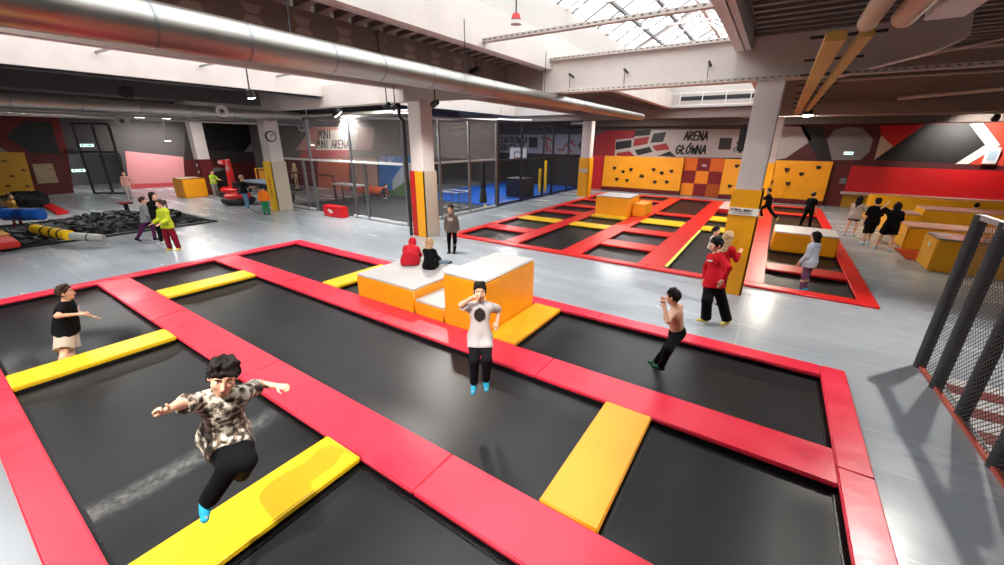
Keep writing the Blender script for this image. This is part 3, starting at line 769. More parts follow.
# unseen sides that close the hall
struct(MB().box(RX1, RX1+.3, RY0, RY1, 0, CEIL+.6).build('wall_right', PLASTER))
struct(MB().box(RX0-6, RX1, RY0-.3, RY0, 0, CEIL+.6).build('wall_back', PLASTER))

# ------------------------------------------------------------------ columns with padded feet
def column(cx, cy, hw, pads, ztop=4.66, name='concrete_column'):
    c = struct(MB().box(cx-hw, cx+hw, cy-hw, cy+hw, 0, ztop).build(name, mat('column_white', '#c9c0bc', .6, noise=.04, nscale=1.5), bevel=.02))
    for (side, m, zt, a, b) in pads:
        q = MB(); t = .05; e = hw+t
        if side == 'front': q.box(cx-e+a*2*e, cx-e+b*2*e, cy-e, cy-hw, 0, zt)
        if side == 'right': q.box(cx+hw, cx+e, cy-e+a*2*e, cy-e+b*2*e, 0, zt)
        if side == 'back': q.box(cx-e, cx+e, cy+hw, cy+e, 0, zt)
        if side == 'left': q.box(cx-e, cx-hw, cy-hw, cy+hw, 0, zt)
        q.build('column_pad', m, c, bevel=.015)
    return c
AMB = mat('amber_pad', '#e0990f', .4, noise=.04, nscale=2)
CRM = mat('cream_pad', '#b9ac9a', .5)
colR = column(-.41, 10.66, .25, [('front', AMB, 2.44, 0, 1), ('right', AMB, 2.44, 0, 1), ('back', AMB, 2.44, 0, 1), ('left', AMB, 2.44, 0, 1)])
struct(colR, 'white concrete column with amber padding between the two trampoline courts')
q = MB(); q.box(-.70, -.12, 10.335, 10.355, 1.885, 2.045); sg = q.build('white_sign_strip', mat('sign_white', '#e6e0d6', .5), colR)
q = MB(); strokes(q, 'STRULAND!', (-.67, 10.333, 1.965), (1, 0, 0), (0, 0, 1), .038, .013, (0, -1, 0), depth=.004, adv=1.3)
for k in range(9): q.box(-.62+.042*k, -.59+.042*k, 10.329, 10.333, 1.92, 1.933)
q.build('sign_lettering', mat('ink_black', '#0a0909', .5), sg)
c2 = column(-10.66, 10.8, .30, [('front', mat('red_pad', '#b01a16', .45), 2.38, 0, .36), ('front', AMB, 2.38, .36, 1), ('right', CRM, 2.38, 0, .97), ('right', AMB, 2.38, .97, 1)]); struct(c2, 'white column with red, amber and cream padding beside the play cage')
c1 = column(-20.8, 10.75, .33, [('front', mat('yellow_pad', '#e5b414', .45), 2.4, 0, 1), ('right', CRM, 2.4, 0, 1)]); struct(c1, 'white column with yellow and cream padding carrying a wall clock')
q = MB()
for k in range(6): q.box(-20.95+.05*(k % 2), -20.72-.04*(k % 3), 10.36, 10.37, .75+.16*k, .86+.16*k)
q.build('orange_pad_marks', mat('mark_orange', '#c46a10', .5), c1)
c3 = column(-12.1*.859+0.0, 25.5, .30, [('front', AMB, 2.45, 0, 1), ('right', AMB, 2.45, 0, 1)]); struct(c3, 'white column with amber padding beside the far court')
q = MB(); q.box(-10.70, -10.10, 25.14, 25.15, 1.55, 1.78); q.build('white_sign_strip', mat('sign_grey', '#b5ab98', .5), c3)
c5 = column(-.36, 25.75, .27, [('front', AMB, 2.45, 0, 1), ('right', AMB, 2.45, 0, 1)], name='concrete_column'); struct(c5, 'white column with amber padding at the far end of the far court, behind the nearer padded column')
c4 = column(-30.6, 11.3, .33, [('front', MAROON, 2.2, 0, 1), ('right', MAROON, 2.2, 0, 1)]); struct(c4, 'white column with maroon padding near the pink alcove')
q = MB()
for k in range(4): q.ball((-30.45, 10.9, .6+.42*k), (.10, .03, .09), 8)
q.build('pale_pad_spots', mat('spot_pale', '#c8b4b0', .5), c4)
# ------------------------------------------------------------------ trampoline courts
G_PADS, G_BARS, G_BEDS = 'red edge pads of the near trampoline court', 'yellow crossing pads of the near court', 'trampoline beds of the near court'
H_PADS, H_BARS, H_BEDS = 'red pads of the far trampoline court', 'yellow crossing pads of the far court', 'trampoline beds of the far court'
def bed(x0, x1, y0, y1, label, group, dents=(), z=-.045, m=None):
    nx, ny = max(2, int((x1-x0)/.16)), max(2, int((y1-y0)/.16)); q = MB()
    vs = []
    for i in range(nx+1):
        for j in range(ny+1):
            a, b = i/nx, j/ny; x, yy = x0+(x1-x0)*a, y0+(y1-y0)*b
            zz = z-.035*min(1, 3*min(a*(x1-x0), (1-a)*(x1-x0), b*(y1-y0), (1-b)*(y1-y0)))
            e = min(1.0, 2.2*min(x-x0, x1-x, yy-y0, y1-yy))
            for dx, dy, dp, r in dents: zz -= dp*e*math.exp(-((x-dx)**2+(yy-dy)**2)/(2*r*r))
            vs.append((x, yy, zz))
    q.add(vs, [(i*(ny+1)+j, (i+1)*(ny+1)+j, (i+1)*(ny+1)+j+1, i*(ny+1)+j+1) for i in range(nx) for j in range(ny)])
    o = q.build('trampoline_bed', m or BED, smooth=True)
    tag(o, label, 'trampoline', group)
    e = .10; q = MB()
    for a, b, c, d in ((x0-e, x0+.045, y0-e, y1+e), (x1-.045, x1+e, y0-e, y1+e), (x0, x1, y0-e, y0+.045), (x0, x1, y1-.045, y1+e)): q.box(a, b, c, d, z-.012, z+.012)
    q.build('edge_webbing', BLACKP, o, bevel=.008)
    return o
def pad(x0, x1, y0, y1, m, label, group, name='safety_pad', seams=0, t=.06, bev=.014):
    q = MB()
    if seams:
        lx, ly = x1-x0, y1-y0; n = seams
        for k in range(n):
            g = .0015
            if lx > ly: q.box(x0+lx*k/n+(g if k else 0), x0+lx*(k+1)/n-(g if k < n-1 else 0), y0, y1, 0, t)
            else: q.box(x0, x1, y0+ly*k/n+(g if k else 0), y0+ly*(k+1)/n-(g if k < n-1 else 0), 0, t)
    else: q.box(x0, x1, y0, y1, 0, t)
    return tag(q.build(name, m, bevel=bev, seg=3), label, 'safety pad', group)
def beams(name, rects):
    q = MB()
    for x0, x1, y0, y1 in rects: q.box(x0+.03, x1-.03, y0+.03, y1-.03, -.95, -.002)
    return struct(q.build(name, BLK))

def scuff_material():
    m = BED.copy(); m.name = 'scuffed_trampoline_fabric'; nt = m.node_tree; b = nt.nodes['Principled BSDF']; N = nt.nodes.new; L = nt.links.new
    base = b.inputs['Base Color'].links[0].from_socket
    tc = N('ShaderNodeTexCoord'); mp = N('ShaderNodeMapping'); L(tc.outputs['Object'], mp.inputs['Vector'])
    a, c = G(80, 520, -.05), G(245, 428, -.05); ctr = Vector(((-8.356-3.846)/2, (A1+S1a)/2, 0)); ang = math.atan2(c.y-a.y, c.x-a.x)
    mid_ = (a+c)/2-ctr
    mp.vector_type = 'TEXTURE'; mp.inputs['Location'].default_value = (mid_.x, mid_.y, 0); mp.inputs['Rotation'].default_value = (0, 0, ang)
    sp = N('ShaderNodeSeparateXYZ'); L(mp.outputs['Vector'], sp.inputs[0])
    def band(sock, w0, w1):
        ab = N('ShaderNodeMath'); ab.operation = 'ABSOLUTE'; L(sock, ab.inputs[0]); r = N('ShaderNodeMapRange'); r.inputs['From Min'].default_value = w0; r.inputs['From Max'].default_value = w1
        r.inputs['To Min'].default_value = 1; r.inputs['To Max'].default_value = 0; L(ab.outputs[0], r.inputs['Value']); return r.outputs['Result']
    n = N('ShaderNodeTexNoise'); n.inputs['Scale'].default_value = 9; n.inputs['Detail'].default_value = 6; n.inputs['Roughness'].default_value = .75; L(tc.outputs['Object'], n.inputs['Vector'])
    r = N('ShaderNodeMapRange'); r.inputs['From Min'].default_value = .35; r.inputs['From Max'].default_value = .7; L(n.outputs['Fac'], r.inputs['Value'])
    x = band(sp.outputs['Y'], .03, .20); y = band(sp.outputs['X'], .8, 1.5)
    q = N('ShaderNodeMath'); q.operation = 'MULTIPLY'; L(x, q.inputs[0]); L(y, q.inputs[1]); q2 = N('ShaderNodeMath'); q2.operation = 'MULTIPLY'; L(q.outputs[0], q2.inputs[0]); L(r.outputs['Result'], q2.inputs[1])
    q3 = N('ShaderNodeMath'); q3.operation = 'MULTIPLY'; L(q2.outputs[0], q3.inputs[0]); q3.inputs[1].default_value = .75
    mx = N('ShaderNodeMix'); mx.data_type = 'RGBA'; L(q3.outputs[0], mx.inputs['Factor']); L(base, mx.inputs['A']); mx.inputs['B'].default_value = lin('#8a8986'); L(mx.outputs['Result'], b.inputs['Base Color'])
    return m
# near court -------------------------------------------------------
A0, A1, S1a, S1b, S2a, S2b, Ba, Bb = -.20, .108, 2.043, 2.667, 4.588, 5.220, 7.085, 7.449
L0, L1, R0_, R1_ = -13.62, -13.257, 1.189, 1.514
pad(L0, L1, A0, Bb, RED, 'pink-red edge pad closing the far left end of the near court', G_PADS, seams=3)
pad(R0_, R1_, A0, Bb, RED, 'red edge pad along the right end of the near court, by the netted posts', G_PADS, seams=3)
pad(L1+.004, R0_-.004, A0, A1, RED, 'pink-red edge pad along the lower left corner of the picture', G_PADS, seams=3)
pad(L1+.004, R0_-.004, S1a, S1b, RED, 'wide pink-red pad strip between the camouflage boy and the white T-shirt boy', G_PADS, seams=4)
pad(L1+.004, R0_-.004, S2a, S2b, RED, 'wide red pad strip along the front of the yellow foam blocks', G_PADS, seams=4)
pad(L1+.004, R0_-.004, Ba, Bb, RED, 'narrow red edge pad behind the yellow foam blocks, at the grey walkway', G_PADS, seams=4)
bar = lambda *a: pad(*a, G_BARS, name='crossing_pad', t=.075)
bar(-8.903, -8.356, A1+.004, S1a-.004, YEL, 'bright yellow crossing pad beside the boy in beige shorts')
bar(-3.846, -3.237, A1+.004, S1a-.004, YEL, 'bright yellow crossing pad under the leaping boy in camouflage')
bar(-11.458, -10.80, S1b+.004, S2a-.004, YEL, 'yellow crossing pad far up the middle lane of the near court')
bar(-1.316, -.71, S1b+.004, S2a-.004, ORG, 'amber crossing pad at the lower right, in front of the shirtless boy')
bar(-8.863, -8.29, S2b+.004, Ba-.004, YEL, 'yellow crossing pad just left of the low yellow foam block')
bar(-3.82, -3.20, S2b+.004, Ba-.004, ORG, 'amber crossing pad against the right side of the tall foam block')
BOY2 = (-9.42, .86)
SCUFF = scuff_material()
bed(L1, -8.903, A1, S1a, 'black trampoline bed under the boy in beige shorts', G_BEDS, dents=((BOY2[0], BOY2[1], .40, .40),))
bed(-8.356, -3.846, A1, S1a, 'black trampoline bed left of the boy in the camouflage T-shirt, scuffed white', G_BEDS, m=SCUFF)
bed(-3.237, R0_, A1, S1a, 'black trampoline bed at the bottom edge, below the bright yellow crossing pad', G_BEDS)
bed(L1, -11.458, S1b, S2a, 'short black trampoline bed at the far end of the middle lane', G_BEDS)
bed(-10.80, -1.316, S1b, S2a, 'long black trampoline bed under the boy in the white T-shirt', G_BEDS)
bed(-.71, R0_, S1b, S2a, 'black trampoline bed at the lower right, right of the amber pad', G_BEDS)
bed(L1, -8.863, S2b, Ba, 'black trampoline bed at the back corner of the near court', G_BEDS)
bed(-8.29, -7.49, S2b, Ba, 'narrow sliver of black trampoline bed left of the low foam block', G_BEDS)
bed(-3.20, R0_, S2b, Ba, 'black trampoline bed under the shirtless boy', G_BEDS)
beams('court_frame', [(L0, L1, A0, Bb), (R0_, R1_, A0, Bb), (L1, R0_, A0, A1), (L1, R0_, S1a, S1b), (L1, R0_, S2a, S2b), (L1, R0_, Ba, Bb), (-8.9, -8.36, A1, S1a), (-3.84, -3.24, A1, S1a), (-11.45, -10.81, S1b, S2a), (-1.31, -.72, S1b, S2a), (-8.86, -8.3, S2b, Ba), (-7.49, -3.2, S2b, Ba)])

def foam_block(name, x0, x1, y0, y1, h, label, bodym=ORG, topm=GREYV, z0=.0, bev=.035, seam=None, group=None):
    t = thing(name, ((x0+x1)/2, (y0+y1)/2, z0), label, 'foam block', group)
    MB().box(x0, x1, y0, y1, z0, h-.035).build('block_body', bodym, t, bevel=bev, seg=3)
    q = MB()
    if seam:
        q.box(x0+.006, seam-.004, y0+.006, y1-.006, h-.045, h); q.box(seam+.004, x1-.006, y0+.006, y1-.006, h-.045, h)
    else: q.box(x0+.006, x1-.006, y0+.006, y1-.006, h-.045, h)
    q.build('top_cover', topm, t, bevel=.02, seg=3)
    return t
foam_block('foam_block', -7.47, -5.635, 5.235, 7.06, .56, 'low wide amber foam block with two people sitting on its grey top', z0=.0)
foam_block('foam_step', -5.625, -4.835, 5.235, 6.3, .35, 'small amber foam step between the low block and the tall block')
foam_block('tall_foam_block', -4.825, -3.84, 5.235, 7.03, 1.09, 'tall amber foam block with grey top behind the boy in the white T-shirt')

# far court --------------------------------------------------------
y0, y1 = 11.19, 28.0
X = dict(b0=-9.93, b1=-9.60, s1a=-7.60, s1b=-7.02, s2a=-5.33, s2b=-4.62, s3a=-2.86, s3b=-2.12, s4a=-.33, s4b=.31, r0=2.13, r1=2.48)
BAYN = ['leftmost row', 'second row', 'middle row', 'fourth row', 'rightmost row']
pad(X['b0'], X['b1'], y0, y1, RED2, 'long red edge pad along the left side of the far court', H_PADS, seams=3)
pad(X['r0'], X['r1'], y0, y1, RED2, 'long red edge pad along the right side of the far court', H_PADS, seams=3)
pad(X['b1']+.004, X['r0']-.004, y0, y0+.31, RED2, 'red edge pad along the near front of the far court', H_PADS, seams=5)
pad(X['b1']+.004, X['r0']-.004, y1-.45, y1, RED2, 'red edge pad at the far end of the far court, under the amber wall boards', H_PADS, seams=5)
F0, F1 = y0+.314, y1-.454
for (a, b, w) in (('s1a', 's1b', 'first'), ('s2a', 's2b', 'second'), ('s3a', 's3b', 'third')):
    pad(X[a], X[b], F0, F1, RED2, f'wide red pad strip, {w} from the left inside the far court', H_PADS, seams=3)
pad(X['s4a'], X['s4b'], F0, F1, RED2, 'wide red pad strip running back from the amber padded column', H_PADS, seams=3)
bays = [(X['b1'], X['s1a']), (X['s1b'], X['s2a']), (X['s2b'], X['s3a']), (X['s3b'], X['s4a']), (X['s4b'], X['r0'])]
# rows per bay: (y, kind) from the front; kinds r red pad, y yellow pad, m bed
plan = [
 [('m', 11.5, 13.15), ('r', 13.15, 13.95), ('m', 13.95, 15.75), ('y', 15.75, 16.55), ('m', 16.55, 18.25), ('r', 18.25, 19.0), ('m', 19.0, 20.6), ('r', 20.6, 21.3), ('m', 21.3, 23.4), ('r', 23.4, 24.0), ('m', 24.0, 27.55)],
 [('m', 11.5, 15.75), ('y', 15.75, 16.5), ('m', 16.5, 18.2), ('x', 18.2, 21.2), ('m', 21.2, 22.8), ('r', 22.8, 23.4), ('m', 23.4, 25.0), ('r', 25.0, 25.6), ('m', 25.6, 27.55)],
 [('m', 11.5, 13.15), ('r', 13.15, 14.0), ('m', 14.0, 15.75), ('r', 15.75, 16.55), ('m', 16.55, 18.1), ('y', 18.1, 19.2), ('m', 19.2, 20.7), ('r', 20.7, 21.4), ('m', 21.4, 27.55)],
 [('m', 11.5, 17.9), ('y', 17.9, 18.85), ('m', 18.85, 20.5), ('y', 20.5, 21.7), ('m', 21.7, 23.1), ('x', 23.1, 26.4), ('m', 26.4, 27.55)],
 [('m', 11.5, 13.1), ('r', 13.1, 13.85), ('m', 13.85, 15.7), ('x', 15.7, 18.2), ('m', 18.2, 24.6), ('r', 24.6, 25.2), ('m', 25.2, 27.55)],
]
ORD = ['nearest', 'second', 'third', 'fourth', 'fifth', 'sixth']
rects = [(X['b0'], X['b1'], y0, y1), (X['r0'], X['r1'], y0, y1), (X['b1'], X['r0'], y0, F0), (X['b1'], X['r0'], F1, y1), (X['s1a'], X['s1b'], F0, F1), (X['s2a'], X['s2b'], F0, F1), (X['s3a'], X['s3b'], F0, F1), (X['s4a'], X['s4b'], F0, F1)]
for i, ((xa, xb), rows) in enumerate(zip(bays, plan)):
    cnt = {'m': 0, 'r': 0, 'y': 0, 'x': 0}; tot = {k: sum(r[0] == k for r in rows) for k in cnt}
    for k, ya, yb in rows:
        n = cnt[k]; cnt[k] += 1
        which = 'only' if tot[k] == 1 else (ORD[n] if n == 0 else ORD[n]+' from the front')
        if k == 'm': bed(xa, xb, max(ya, F0), yb, f'{which} black trampoline bed, {BAYN[i]} of the far court', H_BEDS)
        else: rects.append((xa, xb, ya, yb))
        if k == 'r': pad(xa+.004, xb-.004, ya, yb, RED2, f'{which} red cross pad, {BAYN[i]} of the far court', H_PADS, name='cross_pad')
        if k == 'y': pad(xa+.004, xb-.004, ya, yb, YEL, f'{which} yellow crossing pad, {BAYN[i]} of the far court', H_BARS, name='crossing_pad')
beams('court_frame', rects)
# yellow edging strip on the fourth row, blocks on the far court
q = MB(); q.box(-2.11, -2.02, 11.6, 17.6, .061, .075); tag(q.build('edging_strip', mat('edging_yellow', '#e8dc5a', .5)), 'thin pale yellow edging strip left of the blond girl, on the far court', 'strip')
t = foam_block('foam_block', -7.0, -5.36, 18.75, 20.4, .98, 'amber foam block with a dipped grey top standing on the far court', z0=0)
foam_block('foam_block', -5.33, -4.75, 19.2, 20.6, .66, 'small amber foam block tucked behind the dipped block on the far court', z0=.06, topm=ORG)
q = MB().box(-7.0, -5.36, 18.24, 18.74, .0, .09).build('foam_slab', YEL, bevel=.02); tag(q, 'flat yellow foam slab in front of the dipped amber block', 'foam block')
foam_block('foam_block', .36, 2.10, 15.85, 17.3, .66, 'yellow foam block with broad white top behind the girl in the grey hoodie', topm=mat('cover_white', '#d8d0cc', .4), z0=0)
foam_block('foam_block', -2.08, -.8, 23.3, 26.2, .25, 'low flat foam block with pinkish white top near the far wall, left of the column', topm=mat('cover_pinkish', '#d8b4b0', .35), z0=0, bodym=RED2)

# amber wall boards with holds at the end of the far court ----------
def hold_board(x0, x1, holds, label, m=ORG):
    t = thing('climbing_board', ((x0+x1)/2, 29.86, 0), label, 'climbing board', 'amber climbing boards on the far wall')
    MB().hexa([(x0, 29.60, .28), (x1, 29.60, .28), (x1, 29.97, .28), (x0, 29.97, .28)], [(x0, 29.72, 2.46), (x1, 29.72, 2.46), (x1, 29.97, 2.46), (x0, 29.97, 2.46)]).build('board', m, t, bevel=.02)
    MB().box(x0, x1, 29.55, 29.96, 0, .27).build('kick_board', MAROON, t, bevel=.02)
    hm = mat('hold_black', '#17110d', .5)
    for hx, hz, s in holds:
        yy = 29.60+.12*(hz-.28)/2.18
        q = MB(); q.slab([(hx-.13*s, yy+.01, hz+.09*s), (hx-.02*s, yy+.01, hz+.10*s), (hx+.0, yy+.01, hz+.07*s), (hx+.03*s, yy+.01, hz+.10*s), (hx+.13*s, yy+.01, hz+.09*s), (hx+.10*s, yy+.01, hz-.04*s), (hx, yy+.01, hz-.13*s), (hx-.10*s, yy+.01, hz-.04*s)], (0, -.10, 0))
        q.build('climbing_hold', hm, t, bevel=.015)
    return t
def bp(u, v): p = PY(u, v, 29.68); return (p.x, p.z, 1.0)
Z4 = lambda a, b: (560+a*.1992, 110+b*.1992)
hb = hold_board(-10.70, -5.20, [bp(*Z4(a, b)) for a, b in ((275, 291), (318, 309), (357, 299), (287, 347), (338, 353), (471, 299), (511, 316), (560, 307), (477, 361), (537, 361))], 'wide amber climbing board with ten dark holds left of the checkered panel')
q = MB(); p = bp(*Z4(411, 332)); q.box(p[0]-.16, p[0]+.16, 29.62, 29.70, p[1]-.10, p[1]+.06); q.box(p[0]-.10, p[0]+.12, 29.60, 29.63, p[1]+.07, p[1]+.12); q.build('dark_badge', mat('hold_black', '#17110d', .5), hb)
hold_board(-2.78, 2.64, [bp(u, v) for u, v in ((737, 166), (730, 186), (787, 169.5), (801.5, 174), (818.5, 167.5), (788, 183.5), (771, 182))], 'amber climbing board with dark holds behind the padded column, right of the checkered panel')
t = thing('checkered_panel', (-4.0, 29.9, 0), 'checkered wall panel of orange and maroon squares between two amber boards', 'wall panel')
cm = [mat('check_orange', '#d9640f', .42), mat('check_maroon', '#7c0f12', .42), mat('check_amber', '#f08a1c', .42), mat('check_rust', '#a8480e', .42)]
pat = [[0, 1, 0], [1, 2, 1], [2, 1, 3]]
q = MB()
for r in range(3):
    for c in range(3):
        q.cur = pat[r][c]; xx = -5.17+c*.79; q.box(xx+.005, xx+.785, 29.86, 29.97, 2.48-(r+1)*.82+.005, 2.48-r*.82-.005)
q.build('squares', cm, t, bevel=.012)
q = MB(); strokes(q, 'TBA', (-4.1, 29.85, 1.95), (1, 0, 0), (0, 0, 1), .09, .03, (0, -1, 0)); q.build('small_white_mark', mat('sign_white', '#e6e0d6', .5), t)
# ------------------------------------------------------------------ play cage (grey frame) along the walkway
def cage():
    t = thing('play_cage', (-16.5, 11.55, 0), 'grey steel play cage with net walls behind the padded column', 'cage')
    Y, Xc = 11.55, -12.4; gm = STEEL; zr, zt = 2.5, 4.35
    px = [-21.9, -19.6, -18.9, -15.75, -14.9, -12.4]
    for x in px:
        MB().box(x-.05, x+.05, Y-.05, Y+.05, 0, zt if x in (-21.9, -15.75, -12.4, -18.9) else zr).build('post', gm, t)
    for yy in (13.6, 15.7, 18.0):
        MB().box(Xc-.05, Xc+.05, yy-.05, yy+.05, 0, zt).build('post', gm, t)
    WR = mat('rail_white', '#c9c9c9', .45)
    for a, b, nm in (((px[0], Y, zr), (Xc, Y, zr), 'middle_rail'), ((Xc, Y, zr), (Xc, 18.0, zr), 'middle_rail'), ((px[0], Y, .09), (-18.95, Y, .09), 'floor_rail'), ((-16.0, Y, .09), (Xc, Y, .09), 'floor_rail'), ((Xc, Y, .09), (Xc, 18.0, .09), 'floor_rail'), ((px[0], Y, zt), (Xc, Y, zt), 'top_rail'), ((Xc, Y, zt), (Xc, 18.0, zt), 'top_rail')):
        MB().bar(a, b, .09, .09).build(nm, WR if nm != 'top_rail' else gm, t)
    for z0, z1, mx, my, nm in ((.12, zr, NETX, NETY, 'lower_net'), (zr, zt, NETUX, NETUY, 'upper_net')):
        MB().add([(px[0], Y+.02, z0), (Xc, Y+.02, z0), (Xc, Y+.02, z1), (px[0], Y+.02, z1)], [(0, 1, 2, 3)]).build(nm, mx, t)
        MB().add([(Xc-.02, Y, z0), (Xc-.02, 18.0, z0), (Xc-.02, 18.0, z1), (Xc-.02, Y, z1)], [(0, 1, 2, 3)]).build(nm, my, t)
    return t
cage()
tag(MB().box(-21.8, -12.46, 11.65, 17.9, 0, .03).build('play_mat', mat('play_mat_black', '#2b2b2d', .75, noise=.1, nscale=2), bevel=.01), 'dark grey rubber mat covering the floor inside the steel play cage', 'mat')
tag(MB().box(-19.5, -12.46, 18.05, 29.8, 0, .10).build('ball_court_mat', mat('court_blue', '#1457b8', .4), bevel=.02), 'bright blue padded mat inside the black ball cage', 'mat')
t = thing('ball_cage', (-12.4, 24, 0), 'tall black ball cage with dark net in front of the blue mat', 'cage')
for yy in (18.2, 20.6, 23.3, 24.6, 27.0, 29.3): MB().box(-12.45, -12.35, yy-.05, yy+.05, 0, 4.45).build('post', BLK, t)
for z in (.12, 2.45, 4.42): MB().bar((-12.4, 18.2, z), (-12.4, 29.3, z), .08, .08).build('rail', BLK, t)
MB().add([(-12.42, 18.2, .12), (-12.42, 29.3, .12), (-12.42, 29.3, 4.42), (-12.42, 18.2, 4.42)], [(0, 1, 2, 3)]).build('net', BNETY, t)
MB().add([(-19.5, 18.15, 2.5), (-12.45, 18.15, 2.5), (-12.45, 18.15, 4.4), (-19.5, 18.15, 4.4)], [(0, 1, 2, 3)]).build('net', NETUX, t)
# furniture inside and before the cages
RB = mat('crate_red', '#d0141c', .4)
t = thing('red_foam_box', (-16.95, 10.7, 0), 'red foam box with a white emblem standing before the play cage', 'foam box')
b0, b1, d = G(324, 215.6), G(342.5, 218.6), Vector((-.02, .42, 0))
MB().hexa([b0, b1, b1+d*.9, b0+d*.9], [p+Vector((0, 0, .5)) for p in (b0, b1, b1+d*.9, b0+d*.9)]).build('box_body', RB, t, bevel=.03)
e = (b1-b0).normalized(); n = Vector((e.y, -e.x, 0)); c = b0+e*(b1-b0).length*.42+Vector((0, 0, .26))+n*.01
q = MB()
for dx, dz, w, h in ((-.13, .05, .13, .08), (-.02, .02, .17, .09), (.09, -.03, .13, .08), (-.06, -.05, .10, .06)):
    o = c+e*dx+Vector((0, 0, dz)); q.slab([o-e*w/2-Vector((0, 0, h/2)), o+e*w/2-Vector((0, 0, h/2)), o+e*w/2*.8+Vector((0, 0, h/2)), o-e*w/2*.8+Vector((0, 0, h/2))], n*.012)
q.build('white_emblem', mat('emblem_white', '#e4dcd8', .5), t)
# tall padded bench table inside the cage
t = thing('bench_table', (-20.0, 14.3, 0), 'high table with pale top on black legs inside the play cage', 'table')
MB().box(-20.9, -18.8, 13.8, 14.5, 1.02, 1.10).build('table_top', mat('table_pale', '#a9a4a0', .45), t, bevel=.015)
for x in (-20.8, -18.9):
    for yy in (13.9, 14.4): MB().box(x-.03, x+.03, yy-.03, yy+.03, .03, 1.02).build('leg', BLK, t)
MB().bar((-20.8, 13.9, .35), (-18.9, 13.9, .35), .04, .04).build('stretcher', BLK, t)
q = MB()
for k in range(5): q.ball((-23.2+.62*k, 17.3, .32), (.36, .30, .30), 10)
tag(q.build('orange_cushion_row', mat('cushion_orange', '#d2501a', .6), smooth=True), 'row of rounded orange cushions against the rust panel inside the play cage', 'cushion')
t = thing('wire_trolley', (-13.6, 16.0, 0), 'grey wire cage trolley behind the child in the grey sweatshirt', 'trolley')
for x in (-14.2, -13.0):
    for yy in (15.6, 16.5): MB().box(x-.025, x+.025, yy-.025, yy+.025, .0, .98).build('post', STEEL, t)
q = MB()
for z in (.15, .95):
    for a, b in (((-14.2, 15.6), (-13.0, 15.6)), ((-14.2, 16.5), (-13.0, 16.5)), ((-14.2, 15.6), (-14.2, 16.5)), ((-13.0, 15.6), (-13.0, 16.5))): q.bar((*a, z), (*b, z), .04, .04)
q.build('rim', mat('rail_white', '#c9c9c9', .45), t)
q = MB()
for k in range(9):
    x = -14.1+k*.14; q.bar((x, 15.6, .15), (x, 15.6, .95), .012, .012); q.bar((-13.0, 15.65+k*.1, .15), (-13.0, 15.65+k*.1, .95), .012, .012)
for z in (.31, .47, .63, .79): q.bar((-14.2, 15.6, z), (-13.0, 15.6, z), .012, .012); q.bar((-13.0, 15.6, z), (-13.0, 16.5, z), .012, .012)
q.build('wire_mesh', STEEL, t)
t = thing('hanging_net_roll', (-12.75, 17.2, 0), 'black rolled net hanging beside the corner post of the ball cage', 'net')
MB().lathe([(.05, .9), (.10, 1.0), (.16, .55+.6), (.12, 1.9), (.09, 2.5)], (-12.75, 17.3, 0), 12).lathe([(.22, .3), (.16, .9), (.08, 1.1)], (-12.75, 17.3, 0), 12).build('net_bundle', mat('net_black', '#0b0b0e', .8), t, smooth=True)
tag(MB().ball(tuple(G(483, 209)+Vector((0, .2, .12))), .12, 12).build('yellow_ball', mat('ball_yellow', '#d8b05a', .5), smooth=True), 'small yellowish ball at the foot of the cage post', 'ball')
# basketball unit and yellow posts in the ball cage
t = thing('basketball_stand', (-12.9, 23.0, 0), 'navy wheeled basketball stand with white backboard in the ball cage', 'basketball stand')
MB().box(-14.0, -12.7, 21.4, 22.8, .1, 1.25).build('ballast_box', mat('navy_vinyl', '#10142a', .45), t, bevel=.04)
MB().bar((-13.4, 22.2, 1.2), (-13.4, 22.2, 2.75), .12, .12).build('pole', BLK, t)
q = MB(); q.box(-14.1, -12.9, 22.0, 22.06, 2.35, 3.05); bb = q.build('backboard', mat('board_white', '#c4c6cc', .4), t)
q = MB()
for a, b in (((-13.75, 2.45), (-13.25, 2.45)), ((-13.75, 2.80), (-13.25, 2.80)), ((-13.75, 2.45), (-13.75, 2.80)), ((-13.25, 2.45), (-13.25, 2.80))): q.bar((a[0], 21.99, a[1]), (b[0], 21.99, b[1]), .05, .02, (0, 1, 0))
q.build('target_square', BLK, bb)
q = MB()
for k in range(14):
    a, b = 2*PI*k/14, 2*PI*(k+1)/14; q.cyl((-13.5+.22*math.cos(a), 21.72+.22*math.sin(a), 2.42), (-13.5+.22*math.cos(b), 21.72+.22*math.sin(b), 2.42), .012, n=6)
q.build('hoop_ring', mat('hoop_orange', '#c8541e', .4), t)
for k, (u0, v0, h) in enumerate(((539.5, 192, 1.6), (545, 190, 2.1))):
    p = PX(u0, v0, -13.2)
    tag(MB().box(-13.28, -13.12, p.y-.08, p.y+.08, .1, h+.1).build('padded_post', YEL, bevel=.03), ['shorter yellow padded post in the ball cage', 'taller yellow padded post in the ball cage'][k], 'post', 'yellow padded posts')
